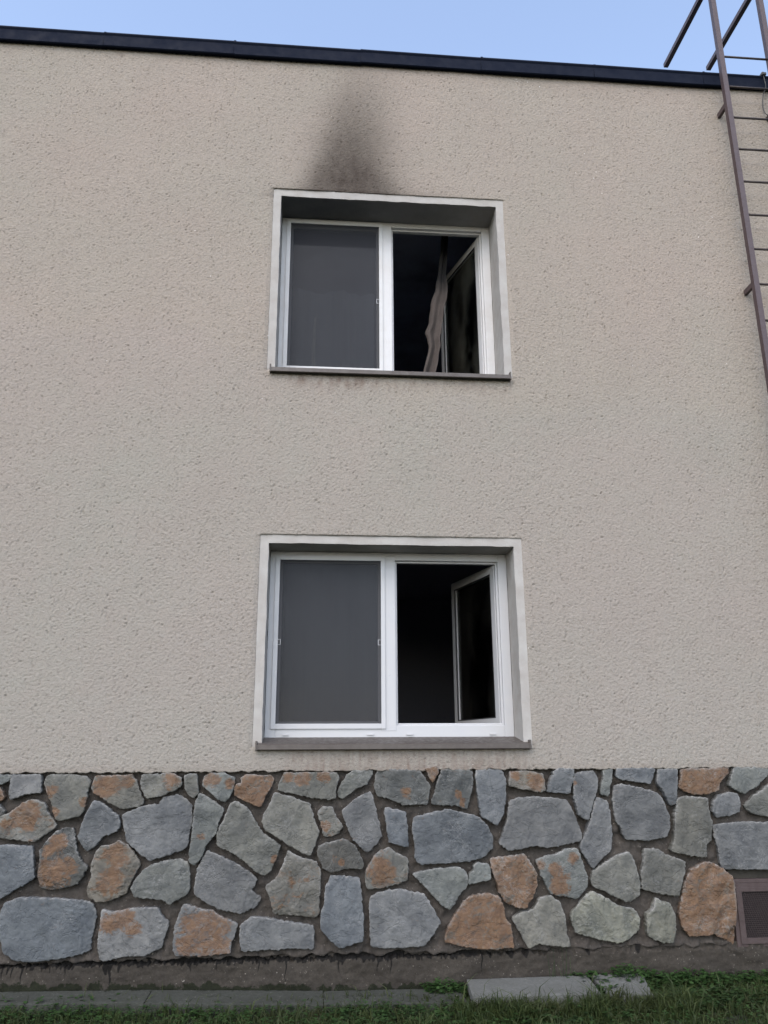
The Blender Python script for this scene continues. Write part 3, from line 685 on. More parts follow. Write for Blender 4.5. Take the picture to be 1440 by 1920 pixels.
('g',[(1.423,0.883),(1.447,0.899),(1.516,0.89),(1.532,0.848),(1.521,0.798),(1.461,0.791),(1.383,0.775),(1.389,0.833),(1.422,0.854)],[]),
('o',[(1.54,0.923),(1.633,0.935),(1.773,0.945),(1.803,0.894),(1.841,0.826),(1.842,0.767),(1.805,0.685),(1.746,0.622),(1.683,0.634),(1.62,0.664),(1.586,0.722),(1.563,0.806),(1.538,0.864)],[]),
('n',[(1.384,0.693),(1.467,0.708),(1.522,0.711),(1.585,0.689),(1.609,0.623),(1.615,0.558),(1.65,0.524),(1.661,0.395),(1.553,0.39),(1.445,0.392),(1.321,0.411),(1.214,0.434),(1.234,0.509),(1.29,0.589),(1.338,0.653)],[]),
('g',[(1.665,0.561),(1.708,0.588),(1.81,0.611),(1.86,0.676),(1.925,0.691),(1.987,0.648),(2.01,0.574),(2.02,0.452),(2.042,0.387),(1.906,0.398),(1.834,0.411),(1.765,0.385),(1.72,0.466)],[]),
('g',[(1.846,0.912),(1.894,0.926),(1.989,0.946),(2.047,0.975),(2.121,0.977),(2.138,0.943),(2.162,0.862),(2.184,0.799),(2.172,0.737),(2.098,0.672),(2.009,0.694),(1.935,0.699),(1.894,0.783),(1.865,0.842)],[(1.973,0.849,0.056),(1.868,0.884,0.037),(1.994,0.756,0.074),(2.09,0.915,0.038)]),
('b',[(2.146,1.451),(2.198,1.469),(2.28,1.471),(2.305,1.43),(2.298,1.374),(2.259,1.271),(2.215,1.16),(2.195,1.16),(2.152,1.198),(2.134,1.291),(2.133,1.394)],[(2.139,1.394,0.02)]),
('g',[(2.353,1.487),(2.413,1.485),(2.398,1.411),(2.369,1.312),(2.319,1.322),(2.329,1.383),(2.348,1.421)],[]),
('b',[(2.446,1.486),(2.72,1.489),(2.7,1.446),(2.674,1.389),(2.613,1.398),(2.471,1.42),(2.436,1.439)],[]),
('b',[(2.745,1.48),(2.876,1.483),(2.863,1.369),(2.84,1.256),(2.804,1.251),(2.778,1.303),(2.758,1.351),(2.726,1.389),(2.734,1.446)],[]),
('o',[(2.901,1.478),(3.249,1.486),(3.244,1.452),(3.174,1.395),(3.157,1.347),(3.091,1.319),(2.977,1.318),(2.907,1.345),(2.879,1.369),(2.901,1.426)],[]),
('g',[(3.297,1.49),(3.545,1.484),(3.521,1.43),(3.445,1.373),(3.342,1.319),(3.302,1.332),(3.24,1.375),(3.268,1.432)],[]),
('b',[(2.42,1.373),(2.488,1.382),(2.689,1.337),(2.737,1.304),(2.762,1.247),(2.784,1.163),(2.783,1.107),(2.756,1.048),(2.637,1.026),(2.466,1.033),(2.451,1.093),(2.412,1.158),(2.404,1.298)],[]),
('b',[(2.287,1.299),(2.361,1.279),(2.369,1.186),(2.371,1.076),(2.36,0.967),(2.285,0.914),(2.231,0.853),(2.194,0.897),(2.147,0.988),(2.198,1.078),(2.247,1.188)],[]),
('g',[(2.859,1.284),(2.913,1.302),(3.077,1.286),(3.077,1.206),(3.08,1.103),(3.065,1.02),(3.031,0.993),(3.021,0.911),(2.891,0.931),(2.777,0.956),(2.811,1.033),(2.832,1.181)],[]),
('b',[(3.146,1.3),(3.238,1.323),(3.295,1.317),(3.302,1.251),(3.29,1.204),(3.219,1.176),(3.124,1.168),(3.103,1.206),(3.116,1.262)],[]),
('g',[(3.336,1.232),(3.402,1.292),(3.529,1.373),(3.616,1.386),(3.693,1.333),(3.657,1.171),(3.499,1.166),(3.387,1.189)],[]),
('b',[(3.097,1.113),(3.286,1.131),(3.493,1.122),(3.701,1.114),(3.656,0.828),(3.124,0.837),(3.115,0.974),(3.099,1.048)],[]),
('n',[(3.007,0.88),(3.067,0.87),(3.133,0.832),(3.179,0.791),(3.187,0.737),(3.187,0.639),(3.171,0.516),(3.149,0.377),(3.098,0.404),(3.013,0.441),(2.853,0.431),(2.814,0.48),(2.798,0.559),(2.831,0.672),(2.861,0.761),(2.91,0.832)],[]),
('g',[(2.484,0.951),(2.513,0.892),(2.526,0.82),(2.54,0.757),(2.528,0.687),(2.46,0.644),(2.383,0.672),(2.308,0.708),(2.222,0.745),(2.205,0.781),(2.229,0.834),(2.324,0.895),(2.406,0.93)],[]),
('g',[(2.601,0.968),(2.691,0.962),(2.748,0.925),(2.87,0.886),(2.857,0.814),(2.832,0.77),(2.801,0.673),(2.683,0.693),(2.552,0.722),(2.555,0.802),(2.583,0.891)],[]),
('c',[(2.209,0.71),(2.276,0.683),(2.379,0.619),(2.485,0.6),(2.515,0.547),(2.508,0.478),(2.44,0.428),(2.369,0.404),(2.245,0.424),(2.083,0.47),(2.067,0.513),(2.058,0.582),(2.105,0.625),(2.158,0.685)],[]),
('c',[(2.64,0.663),(2.678,0.64),(2.736,0.63),(2.759,0.559),(2.755,0.481),(2.731,0.396),(2.653,0.402),(2.577,0.433),(2.563,0.485),(2.571,0.563),(2.614,0.597)],[]),
('b',[(-3.122,1.197),(-3.054,1.214),(-2.959,1.222),(-2.797,1.211),(-2.731,1.202),(-2.707,1.168),(-2.674,1.103),(-2.633,0.978),(-2.64,0.944),(-2.727,0.927),(-2.846,0.903),(-2.977,0.918),(-3.052,0.902),(-3.141,0.893),(-3.2,0.93),(-3.179,0.989),(-3.142,1.075)],[]),
('c',[(-2.591,0.826),(-2.524,0.799),(-2.421,0.735),(-2.315,0.716),(-2.285,0.663),(-2.292,0.594),(-2.36,0.544),(-2.431,0.52),(-2.555,0.54),(-2.717,0.586),(-2.733,0.629),(-2.742,0.698),(-2.695,0.741),(-2.642,0.801)],[]),
('b',[(-2.38,1.369),(-2.312,1.378),(-2.111,1.333),(-2.063,1.3),(-2.038,1.243),(-2.016,1.159),(-2.017,1.103),(-2.044,1.044),(-2.163,1.022),(-2.334,1.029),(-2.349,1.089),(-2.388,1.154),(-2.396,1.294)],[]),
('g',[(-1.966,0.745),(-1.937,0.686),(-1.924,0.614),(-1.91,0.551),(-1.922,0.481),(-1.99,0.438),(-2.067,0.466),(-2.142,0.502),(-2.228,0.539),(-2.245,0.575),(-2.221,0.628),(-2.126,0.689),(-2.044,0.724)],[]),
('g',[(-1.826,1.052),(-1.797,0.993),(-1.784,0.921),(-1.77,0.858),(-1.782,0.788),(-1.85,0.745),(-1.927,0.773),(-2.002,0.809),(-2.088,0.846),(-2.105,0.882),(-2.081,0.935),(-1.986,0.996),(-1.904,1.031)],[]),
('b',[(-3.361,0.829),(-3.312,0.851),(-3.256,0.864),(-3.175,0.871),(-3.086,0.853),(-3.014,0.843),(-2.988,0.798),(-2.953,0.74),(-2.919,0.674),(-2.956,0.619),(-2.992,0.572),(-3.029,0.541),(-3.144,0.536),(-3.276,0.532),(-3.361,0.547),(-3.366,0.644),(-3.37,0.781)],[]),
('b',[(-3.365,1.217),(-3.347,1.165),(-3.32,1.053),(-3.293,0.942),(-3.32,0.9),(-3.379,0.843),(-3.42,0.863),(-3.492,0.944),(-3.539,1.055),(-3.557,1.098),(-3.503,1.141),(-3.43,1.192)],[]),
('b',[(3.827,1.273),(4.016,1.291),(4.223,1.282),(4.431,1.274),(4.386,0.988),(3.854,0.997),(3.845,1.134),(3.829,1.208)],[]),
('b',[(4.177,0.9),(4.366,0.918),(4.573,0.909),(4.781,0.901),(4.736,0.615),(4.204,0.624),(4.195,0.761),(4.179,0.835)],[]),
('b',[(4.807,1.21),(4.996,1.228),(5.203,1.219),(5.411,1.211),(5.366,0.925),(4.834,0.934),(4.825,1.071),(4.809,1.145)],[]),
('b',[(4.627,1.39),(4.701,1.37),(4.709,1.277),(4.711,1.167),(4.7,1.058),(4.625,1.005),(4.571,0.944),(4.534,0.988),(4.487,1.079),(4.538,1.169),(4.587,1.279)],[]),
('g',[(5.011,0.882),(5.101,0.876),(5.158,0.839),(5.28,0.8),(5.267,0.728),(5.242,0.684),(5.211,0.587),(5.093,0.607),(4.962,0.636),(4.965,0.716),(4.993,0.805)],[]),
('b',[(-2.64,1.344),(-2.497,1.361),(-2.455,1.329),(-2.441,1.285),(-2.449,1.17),(-2.472,1.065),(-2.513,0.992),(-2.559,1.022),(-2.614,1.045),(-2.629,1.136),(-2.643,1.26)],[]),
('g',[(-3.45,1.434),(-3.102,1.434),(-3.088,1.401),(-3.11,1.34),(-3.109,1.279),(-3.15,1.268),(-3.278,1.28),(-3.388,1.306),(-3.492,1.326),(-3.489,1.36)],[(-3.326,1.402,0.055),(-3.189,1.41,0.046),(-3.427,1.412,0.041)]),
('g',[(4.867,1.461),(5.115,1.455),(5.091,1.401),(5.015,1.344),(4.912,1.29),(4.872,1.303),(4.81,1.346),(4.838,1.403)],[]),
('g',[(5.138,1.459),(5.342,1.466),(5.388,1.44),(5.396,1.392),(5.349,1.363),(5.262,1.33),(5.179,1.318),(5.15,1.356),(5.133,1.408)],[(5.327,1.423,0.058)]),
('b',[(-1.977,1.317),(-1.758,1.319),(-1.774,1.285),(-1.795,1.239),(-1.844,1.246),(-1.957,1.264),(-1.985,1.279)],[]),
('g',[(-2.951,0.538),(-2.931,0.551),(-2.876,0.544),(-2.863,0.51),(-2.872,0.47),(-2.92,0.464),(-2.983,0.452),(-2.978,0.498),(-2.951,0.515)],[]),
('o',[(-2.839,1.331),(-2.768,1.337),(-2.772,1.309),(-2.799,1.263),(-2.817,1.281)],[]),
('o',[(-2.629,1.471),(-2.558,1.477),(-2.562,1.449),(-2.589,1.403),(-2.607,1.421)],[]),
('d',[(-2.416,0.927),(-2.377,0.943),(-2.276,0.959),(-2.226,0.924),(-2.2,0.876),(-2.182,0.843),(-2.189,0.816),(-2.247,0.821),(-2.354,0.803),(-2.397,0.827),(-2.415,0.873),(-2.427,0.907)],[(-2.297,0.845,0.022)]),
('d',[(-3.576,1.24),(-3.522,1.239),(-3.492,1.206),(-3.502,1.19),(-3.57,1.186)],[]),
('g',[(-1.978,1.459),(-1.814,1.464),(-1.778,1.443),(-1.771,1.405),(-1.809,1.382),(-1.878,1.355),(-1.945,1.346),(-1.968,1.376),(-1.982,1.418)],[(-1.826,1.43,0.058)]),
('b',[(-1.906,1.174),(-1.762,1.177),(-1.749,1.089),(-1.817,1.085),(-1.861,1.07),(-1.897,1.057),(-1.908,1.064)],[]),
('o',[(3.73,1.458),(4.009,1.465),(4.005,1.438),(3.949,1.392),(3.935,1.354),(3.882,1.331),(3.791,1.33),(3.735,1.352),(3.713,1.371),(3.73,1.417)],[]),
('c',[(4.074,0.793),(4.105,0.775),(4.151,0.767),(4.17,0.71),(4.166,0.648),(4.147,0.58),(4.085,0.585),(4.024,0.609),(4.013,0.651),(4.019,0.713),(4.054,0.741)],[]),
('b',[(4.043,1.471),(4.262,1.473),(4.246,1.439),(4.225,1.393),(4.176,1.401),(4.063,1.418),(4.035,1.433)],[]),
('g',[(4.415,1.451),(4.463,1.449),(4.451,1.39),(4.427,1.311),(4.387,1.319),(4.395,1.367),(4.411,1.398)],[]),
('c',[(4.844,0.803),(4.875,0.785),(4.921,0.777),(4.94,0.72),(4.936,0.657),(4.917,0.589),(4.855,0.594),(4.794,0.619),(4.783,0.661),(4.789,0.723),(4.824,0.75)],[]),
('g',[(4.189,0.562),(4.209,0.575),(4.264,0.568),(4.277,0.534),(4.268,0.494),(4.22,0.489),(4.157,0.476),(4.162,0.522),(4.189,0.539)],[]),
('g',[(5.535,1.469),(5.583,1.468),(5.571,1.409),(5.547,1.329),(5.507,1.337),(5.515,1.386),(5.531,1.417)],[]),
('g',[(5.379,0.645),(5.399,0.658),(5.454,0.651),(5.467,0.617),(5.458,0.577),(5.41,0.572),(5.347,0.559),(5.352,0.605),(5.379,0.622)],[]),
('o',[(5.421,1.373),(5.492,1.38),(5.488,1.352),(5.461,1.305),(5.443,1.324)],[]),
('t',[(5.403,0.871),(5.425,0.891),(5.476,0.893),(5.498,0.839),(5.534,0.797),(5.514,0.764),(5.47,0.748),(5.434,0.752),(5.422,0.799)],[(5.441,0.799,0.041)]),
('d',[(3.704,1.272),(3.758,1.271),(3.788,1.237),(3.778,1.221),(3.71,1.218)],[]),
]
VX0, VX1, VZ0, VZ1 = 3.175, 3.95, 0.345, 0.842       # opening of the vent
def h_mortar(x, z):
    h = 0.036 - 0.0060 * samp(MED, x, z, 4.0) - 0.0009 * samp(GR2, x, z, 9.0) - 0.0006 * samp(FINE, x, z, 4.0)
    lip = np.clip((0.43 + 0.02 * samp(MED, x, z * 0, 3.0) - z) / 0.06, 0, 1)
    h = h - lip * 0.022
    return h
def mort_edge(X, Z):
    e = np.clip((Z_PL + 0.03 - Z) / 0.03, 0, 1)
    drop = -0.012 + 0.022 / (1 + np.exp(-(X - 0.9) * -2.0)) * 0.0
    return Z + e * (0.006 * samp(MED, X, X * 0 + 5, 5.0) + 0.0010 * samp(GR, X, X * 0 + 1, 10.0))
mx = axis(-4.2, 6.4, -2.2, 4.6, 0.0095, 0.04, (VX0, VX1)); mz = axis(Z_PL, 1.53, Z_PL, 1.53, 0.0095, 0.03, (VZ1,))
base = grid_wall('stone_base', mx, mz, h_mortar, [(VX0, VX1, VZ0, VZ1)], MMOR, True, None, 0.062, mort_edge)
hpart(base)

def inside(px, pz, P):
    r_ = np.zeros(px.shape, bool); n = len(P)
    for i in range(n):
        x0, z0 = P[i]; x1, z1 = P[(i+1) % n]
        c = (z0 > pz) != (z1 > pz)
        if z1 != z0: r_ ^= c & (px < (x1 - x0) * (pz - z0) / (z1 - z0) + x0)
    return r_
def dist_poly(px, pz, P):
    d = np.full(px.shape, 9.0); n = len(P)
    for i in range(n):
        a = P[i]; e = P[(i+1) % n] - a; L2 = max(e @ e, 1e-12)
        t_ = np.clip(((px - a[0]) * e[0] + (pz - a[1]) * e[1]) / L2, 0, 1)
        d = np.minimum(d, np.hypot(px - a[0] - t_ * e[0], pz - a[1] - t_ * e[1]))
    return d
KIND = {'b': (0.092, 0.098, 0.102, 0), 'g': (0.098, 0.100, 0.090, 0), 'd': (0.062, 0.063, 0.058, 0.1), 'o': (0.099, 0.089, 0.074, 0.86),
        'n': (0.092, 0.081, 0.068, 0.82), 't': (0.107, 0.101, 0.086, 0.25), 'c': (0.132, 0.128, 0.101, 0.05)}
CLEFT = noise_tex(512, 1.5, 11, (1.0, 1.5), 9, 0.3)
def make_stone(k, kind, P, patches):
    rg = np.random.default_rng(100 + k)
    P = np.array(P, float)
    # round the traced corners a little and resample with broken, uneven rims
    Q = []
    n = len(P)
    for i in range(n):
        a, b_, c = P[i-1], P[i], P[(i+1) % n]
        Q.append(b_ + (a - b_) * 0.06); Q.append(b_ + (c - b_) * 0.06)
    Q = np.array(Q); seg = np.roll(Q, -1, 0) - Q; ln = np.hypot(*seg.T); out = []
    for i in range(len(Q)):
        m_ = max(1, int(ln[i] / 0.011))
        for s in range(m_): out.append(Q[i] + seg[i] * s / m_)
    out = np.array(out); ct = out.mean(0)
    tang = np.roll(out, -1, 0) - np.roll(out, 1, 0); nrm = np.stack([tang[:, 1], -tang[:, 0]], 1); nrm /= np.maximum(np.hypot(*nrm.T), 1e-9)[:, None]
    jit = 0.0022 * samp(MED, out[:, 0] * 3 + k, out[:, 1] * 3, 3.0) + 0.0006 * rg.standard_normal(len(out)) 
    ccw = np.sum(out[:, 0] * np.roll(out[:, 1], -1) - np.roll(out[:, 0], -1) * out[:, 1]) > 0
    jit = jit + (0.0048 if ccw else -0.0048)            # nrm points outwards on counter-clockwise outlines
    out = out + nrm * jit[:, None]
    big = max(np.ptp(out[:, 0]), np.ptp(out[:, 1]))
    st = 0.0135 if big > 0.2 else 0.011
    gx, gz = np.meshgrid(np.arange(out[:, 0].min(), out[:, 0].max(), st), np.arange(out[:, 1].min(), out[:, 1].max(), st))
    gx = (gx + rg.uniform(-.3, .3, gx.shape) * st).ravel(); gz = (gz + rg.uniform(-.3, .3, gz.shape) * st).ravel()
    ok = inside(gx, gz, out); gx, gz = gx[ok], gz[ok]
    d = dist_poly(gx, gz, out); ok = d > 0.0075; gx, gz, d = gx[ok], gz[ok], d[ok]
    inner = ct + (out - ct)            # bevel ring
    ring2 = out - nrm * 0.0040 * (1 if np.sum(out[:, 0] * np.roll(out[:, 1], -1) - np.roll(out[:, 0], -1) * out[:, 1]) > 0 else -1)
    ok2 = inside(ring2[:, 0], ring2[:, 1], out); d2 = dist_poly(ring2[:, 0], ring2[:, 1], out); ok2 &= d2 > 0.0025
    r2 = ring2[ok2]
    nb = len(out)
    pts = [Vector(p) for p in out] + [Vector(p) for p in r2] + [Vector(p) for p in zip(gx, gz)]
    ed = [(i, (i+1) % nb) for i in range(nb)]
    vv, ee, ff, *_ = delaunay_2d_cdt(pts, ed, [], 1, 1e-6)
    V2 = np.array([(v.x, v.y) for v in vv]); dd = dist_poly(V2[:, 0], V2[:, 1], out)
    F = [list(f) for f in ff if len(f) == 3]
    # stepped, cleft face
    sc = rg.uniform(0.8, 1.3); an = rg.uniform(-.9, .9)
    xr = V2[:, 0] * math.cos(an) + V2[:, 1] * math.sin(an); zr = -V2[:, 0] * math.sin(an) + V2[:, 1] * math.cos(an)
    nz_ = samp(CLEFT, xr + k * .37, zr, 1.1 * sc); rough_ = {'b': .6, 'g': .8, 'd': 1.0, 'o': 1.15, 'n': 1.3, 't': 1.3, 'c': 1.6}[kind]
    q = nz_ * 0.8; terr = np.floor(q) + np.clip((q - np.floor(q) - .45) / .10, 0, 1)
    relief = rough_ * (0.0032 * terr + 0.0005 * nz_) + 0.0005 * samp(FINE, V2[:, 0], V2[:, 1], 3.0)
    # split facets: the face is cut back by a few slanting planes near its rim
    fac_ = np.full(len(V2), 0.004)
    for _ in range(int(rg.integers(3, 6))):
        ph_ = rg.uniform(0, 2 * math.pi); sl_ = rg.uniform(.10, .38) * rough_; rr_ = big * rg.uniform(.26, .44)
        dd_ = (V2[:, 0] - ct[0]) * math.cos(ph_) + (V2[:, 1] - ct[1]) * math.sin(ph_) - rr_ + 0.006 * samp(MED, V2[:, 0], V2[:, 1], 1.2)
        fac_ = np.minimum(fac_, 0.004 - sl_ * dd_)
    relief += np.maximum(fac_, -0.016)
    tl = rg.uniform(-.05, .05, 2)
    relief += (V2[:, 0] - ct[0]) * tl[0] + (V2[:, 1] - ct[1]) * tl[1]
    proud = rg.uniform(0.009, 0.019)
    edge = 0.0045 * np.exp(-dd / 0.0022)
    Y = -proud - relief + edge
    Y = np.clip(Y, -0.036, 0.012)
    rust = np.full(len(V2), KIND[kind][3], float)
    for (cx, cz, rd) in patches:
        rust = np.maximum(rust, 1.05 - 0.6 * (np.hypot(V2[:, 0] - cx, V2[:, 1] - cz) / rd) ** 2)
    rim = np.exp(-dd / 0.0055) * (0.55 + 0.45 * np.clip((V2[:, 1] - ct[1]) / (0.35 * big), -1, 1))
    V = np.stack([V2[:, 0], Y, V2[:, 1]], 1)
    # boundary -> back ring in the mortar
    cnt = {}
    for f in F:
        for i in range(3):
            e = (f[i], f[(i+1) % 3]); cnt[tuple(sorted(e))] = cnt.get(tuple(sorted(e)), []) + [e]
    be = [v_[0] for v_ in cnt.values() if len(v_) == 1]
    bvs = sorted({i for e in be for i in e}); mp_ = {v_: len(V) + i for i, v_ in enumerate(bvs)}
    VB = V[bvs].copy(); VB[:, 1] = 0.058
    VB[:, 0] += (VB[:, 0] - ct[0]) * -0.02; VB[:, 2] += (VB[:, 2] - ct[1]) * -0.02
    V = np.concatenate([V, VB]); rust = np.concatenate([rust, rust[bvs]]); rim = np.concatenate([rim, rim[bvs] * 0.4])
    for a, b_ in be:
        F.append([b_, a, mp_[a]]); F.append([b_, mp_[a], mp_[b_]])
    # make front faces look to -y
    F = np.array(F); e1 = V[F[:, 1]] - V[F[:, 0]]; e2 = V[F[:, 2]] - V[F[:, 0]]; nn = np.cross(e1, e2)
    nf = len(ff)
    if nn[:nf, 1].mean() > 0: F = F[:, ::-1]
    org = np.array([ct[0], 0.0, ct[1]])
    me = mesh_np('stone', V - org, F, False, {'rust': rust, 'rim': rim})
    o = link('stone', me, MSTO); o.location = org
    kc = KIND[kind]; j = rg.uniform(0.86, 1.14); w_ = rg.uniform(-.05, .05)
    o.color = (kc[0] * j * (1 + w_), kc[1] * j, kc[2] * j * (1 - w_), 1)
    o.parent = base; 
    return o
for k, (kind, P, pc) in enumerate(STONES):
    make_stone(k, kind, P, pc)

# footing below the stones: weathered concrete with a deep drip groove on top
def h_foot(x, z):
    gro = np.clip((z - (0.345 + 0.006 * samp(MED, x * 2, x * 0, 3.0))) / 0.012, 0, 1)
    h = 0.010 - 0.005 * samp(BIG, x, z * 1.5, 2.5) - 0.0016 * samp(MED, x * .6, z, 3.0) - 0.0006 * samp(GR2, x, z, 9.0) - 0.0006 * samp(FINE, x, z, 4.0)
    right = np.clip((x - 1.6) / 0.8, 0, 1)
    return h + gro * (0.050 * (1 - right) + 0.014 * right)
DRIPS = [(-1.53, .065, .006), (-1.50, .048, .008), (-1.475, .06, .006), (-1.415, .095, .007), (-1.30, .035, .006), (-1.25, .04, .006), (-1.155, .05, .008), (-1.10, .02, .006),
  (-.885, .12, .013), (-.91, .065, .026), (-.83, .05, .015), (-.69, .03, .008), (-.395, .055, .006), (-.23, .055, .005), (-.12, .03, .004), (.03, .07, .005), (.20, .135, .004),
  (.36, .02, .008), (.535, .09, .006), (.56, .04, .015), (.69, .03, .02), (.78, .08, .006), (.865, .10, .005), (1.07, .03, .006), (1.26, .025, .006), (1.455, .12, .004),
  (1.51, .025, .015), (1.65, .03, .025), (1.75, .03, .02), (2.16, .025, .012), (2.5, .02, .02)]
def drip_shade_field(x, z):
    top = 0.352; d = np.zeros(x.shape)
    left = np.clip((1.7 - x) / 0.5, 0, 1)
    band = 0.010 + 0.010 * np.clip(samp(MED, x * 2.5, x * 0 + 2, 3.0), -.6, 1.5)
    d = np.maximum(d, left * np.clip((z - (top - band)) / 0.006 + .5, 0, 1))  # black gap: shade under the ledge painted in; the drips below are stains
    for (c, l, w) in DRIPS:
        tt = np.clip((top - z) / l, 0, 1); ww = w * (1.0 - 0.75 * tt) + 0.002
        cx = c + 0.004 * np.sin(z * 60 + c * 9)
        d = np.maximum(d, np.clip(1.35 - np.abs(x - cx) / ww, 0, 1) * (z > top - l) * (1 - 0.3 * tt))
    return d
ground_z = lambda x: 0.165 + 0.065 * np.clip((0.6 - x) / 2.1, 0, 1.3)
fx = axis(-4.2, 6.4, -2.0, 4.4, 0.0055, 0.04); fz = np.linspace(0.06, 0.386, 60)
foot = grid_wall('concrete_footing', fx, fz, h_foot, [], MFOO, True,
    {'moss': lambda x, z: np.clip(1.15 - (z - ground_z(x)) / 0.05, 0, 1) * (0.80 + 0.22 * samp(MED, x * 1.5, x * 0 + 4, 5.0)) + 0.02 + 0.10 * np.clip((x - 1.7) / .6, 0, 1),
     'drip': drip_shade_field}, 0.07)
hpart(foot)

# vent in the stone base
vent = hpart(box('vent', VX0 + 0.012, VX1 - 0.012, 0.045, 0.06, VZ0 + 0.012, 0.735, MBLK))  # black backing plate: the darkness inside the vent put into its colour
bm = bmesh.new(); add_box(bm, VX0 + .003, VX1 - .003, 0.300, 0.305, VZ0, VZ1); hpart(finish(bm, 'vent_back', MBLK), vent)
vent_o = vent
bm = bmesh.new(); rect_frame(bm, VX0 + 0.004, VX1 - 0.004, 0.352, 0.742, 0.050, 0.050, 0.040, 0.030, 0.010, 0.044, 0.003); hpart(finish(bm, 'vent_frame', MVEN), vent)
bm = bmesh.new(); rect_frame(bm, VX0 + 0.030, VX1 - 0.030, 0.372, 0.716, 0.040, 0.040, 0.036, 0.026, 0.001, 0.0098, 0.002); hpart(finish(bm, 'vent_inner_frame', MVEN), vent)
hpart(box('vent_lintel_board', VX0 + 0.004, VX1 - 0.004, 0.0105, 0.040, 0.7425, 0.768, MVEN, None, 0.003), vent)
hpart(box('timber_lintel', VX0 + 0.002, VX1 - 0.002, 0.030, 0.058, 0.7685, VZ1 - 0.004, MTIM, None, 0.004), vent)
bm = bmesh.new(); px_, pz_ = 0.0125, 0.0125
xA, xB, zA, zB = VX0 + 0.068, VX1 - 0.068, 0.405, 0.693
nxm, nzm = int((xB - xA) / px_), int((zB - zA) / pz_); t_ = 0.0019
def strut(a, b_):
    a = Vector(a); b_ = Vector(b_); d_ = (b_ - a).normalized(); s = Vector((d_.z, 0, -d_.x)) * t_; yv = Vector((0, 0.0014, 0))
    q = [bm.verts.new(p) for p in (a + s - yv, a - s - yv, b_ - s - yv, b_ + s - yv, a + s + yv, a - s + yv, b_ - s + yv, b_ + s + yv)]
    for f in ((0,1,2,3), (4,7,6,5), (0,3,7,4), (1,5,6,2)): bm.faces.new([q[i] for i in f])
for j in range(nzm):
    for i in range(nxm):
        x_ = xA + (i + 0.5 * (j % 2)) * px_; z_ = zA + j * pz_
        strut((x_, 0.0125, z_), (x_ + px_ / 2, 0.0125, z_ + pz_)); strut((x_, 0.0125, z_), (x_ - px_ / 2, 0.0125, z_ + pz_))
vm = finish(bm, 'vent_mesh', MVMS); hpart(vm, vent); vm['kind'] = 'stuff'

# ============================================================ ladder
lad = empty('roof_ladder', (4.1, -0.17, 2.3), 'brown steel roof ladder standing off the wall, its rails bent back over the roof edge', 'ladder')
LO = Vector(lad.location)
def lpart(o):
    o.parent = lad; o.matrix_parent_inverse = Matrix.Translation(-LO); return o
RX = (3.890, 4.352); YR = -0.172; RH = 0.0225
for x_ in RX:
    zt = 8.47
    pts = [(x_, YR, 2.3), (x_, YR, zt - 0.14)]
    for a in range(1, 7):
        th = a / 6 * math.pi / 2; pts.append((x_, YR + 0.14 * (1 - math.cos(th)), zt - 0.14 + 0.14 * math.sin(th)))
    pts.append((x_, 0.80, zt))
    bm = bmesh.new(); tube(bm, pts, RH, square=True)
    es = [e for e in bm.edges if len(e.link_faces) == 2 and e.calc_face_angle(0) > 0.7]
    bmesh.ops.bevel(bm, geom=es, offset=0.004, segments=2, affect='EDGES')
    lpart(finish(bm, 'rail', MLAD))
r0 = None; z_ = 7.601
while z_ > 2.4:
    if r0 is None:
        bm = bmesh.new(); tube(bm, [(-0.2085, 0, 0), (0.2085, 0, 0)], 0.0095, 10); r0 = finish(bm, 'rung', MRUN, smooth=True); o = r0
    else: o = r0.copy(); COL.objects.link(o)
    o.location = ((RX[0] + RX[1]) / 2, YR, z_); lpart(o); z_ -= 0.3328
r0 = None
for x_ in RX:
    for z_ in (7.095, 5.285, 3.40):
        if r0 is None:
            bm = bmesh.new(); add_box(bm, -0.014, 0.014, 0, 0.155, -0.024, 0.024, 0.003)
            r0 = finish(bm, 'wall_bracket', MLAD); o = r0
        else: o = r0.copy(); COL.objects.link(o)
        o.location = (x_ + 0.002, YR + RH - 0.002, z_); lpart(o)
bm = bmesh.new()
tube(bm, [(4.325, -0.155, 7.02), (4.325, -0.205, 7.02)], 0.016, 6); tube(bm, [(4.325, -0.155, 7.045), (4.325, -0.205, 7.045)], 0.010, 6)
lpart(finish(bm, 'clamp_bolt', MRUN))

# lightning conductor wire
cab = empty('earthing_wire', (4.34, -0.03, 7.0), 'thin grey wire looping from the coping down to the ladder rail at the right edge', 'wire')
def cpart(o): o.parent = cab; o.matrix_parent_inverse = Matrix.Translation(-Vector(cab.location)); return o
bm = bmesh.new(); pts = []
ctrl = [Vector(p) for p in ((4.345, -0.062, 7.53), (4.345, -0.066, 7.40), (4.325, -0.040, 7.33), (4.313, -0.030, 7.22), (4.317, -0.035, 7.14), (4.345, -0.060, 7.085), (4.40, -0.09, 7.075), (4.45, -0.08, 7.085))]
for i in range(len(ctrl) - 1):
    p0, p1, p2, p3 = ctrl[max(i-1, 0)], ctrl[i], ctrl[i+1], ctrl[min(i+2, len(ctrl)-1)]
    for s in range(6):
        t_ = s / 6; pts.append(0.5 * ((2*p1) + (p2-p0)*t_ + (2*p0-5*p1+4*p2-p3)*t_*t_ + (3*p1-p0-3*p2+p3)*t_**3))
tube(bm, pts, 0.0045, 6); cpart(finish(bm, 'wire', MCAB, smooth=True))
bm = bmesh.new(); add_box(bm, 4.325, 4.370, -0.075, -0.02, 7.535, 7.562, 0.006); tube(bm, [(4.348, -0.05, 7.56), (4.348, -0.05, 7.578)], 0.012, 6)
cpart(finish(bm, 'wire_clamp', MCAB))

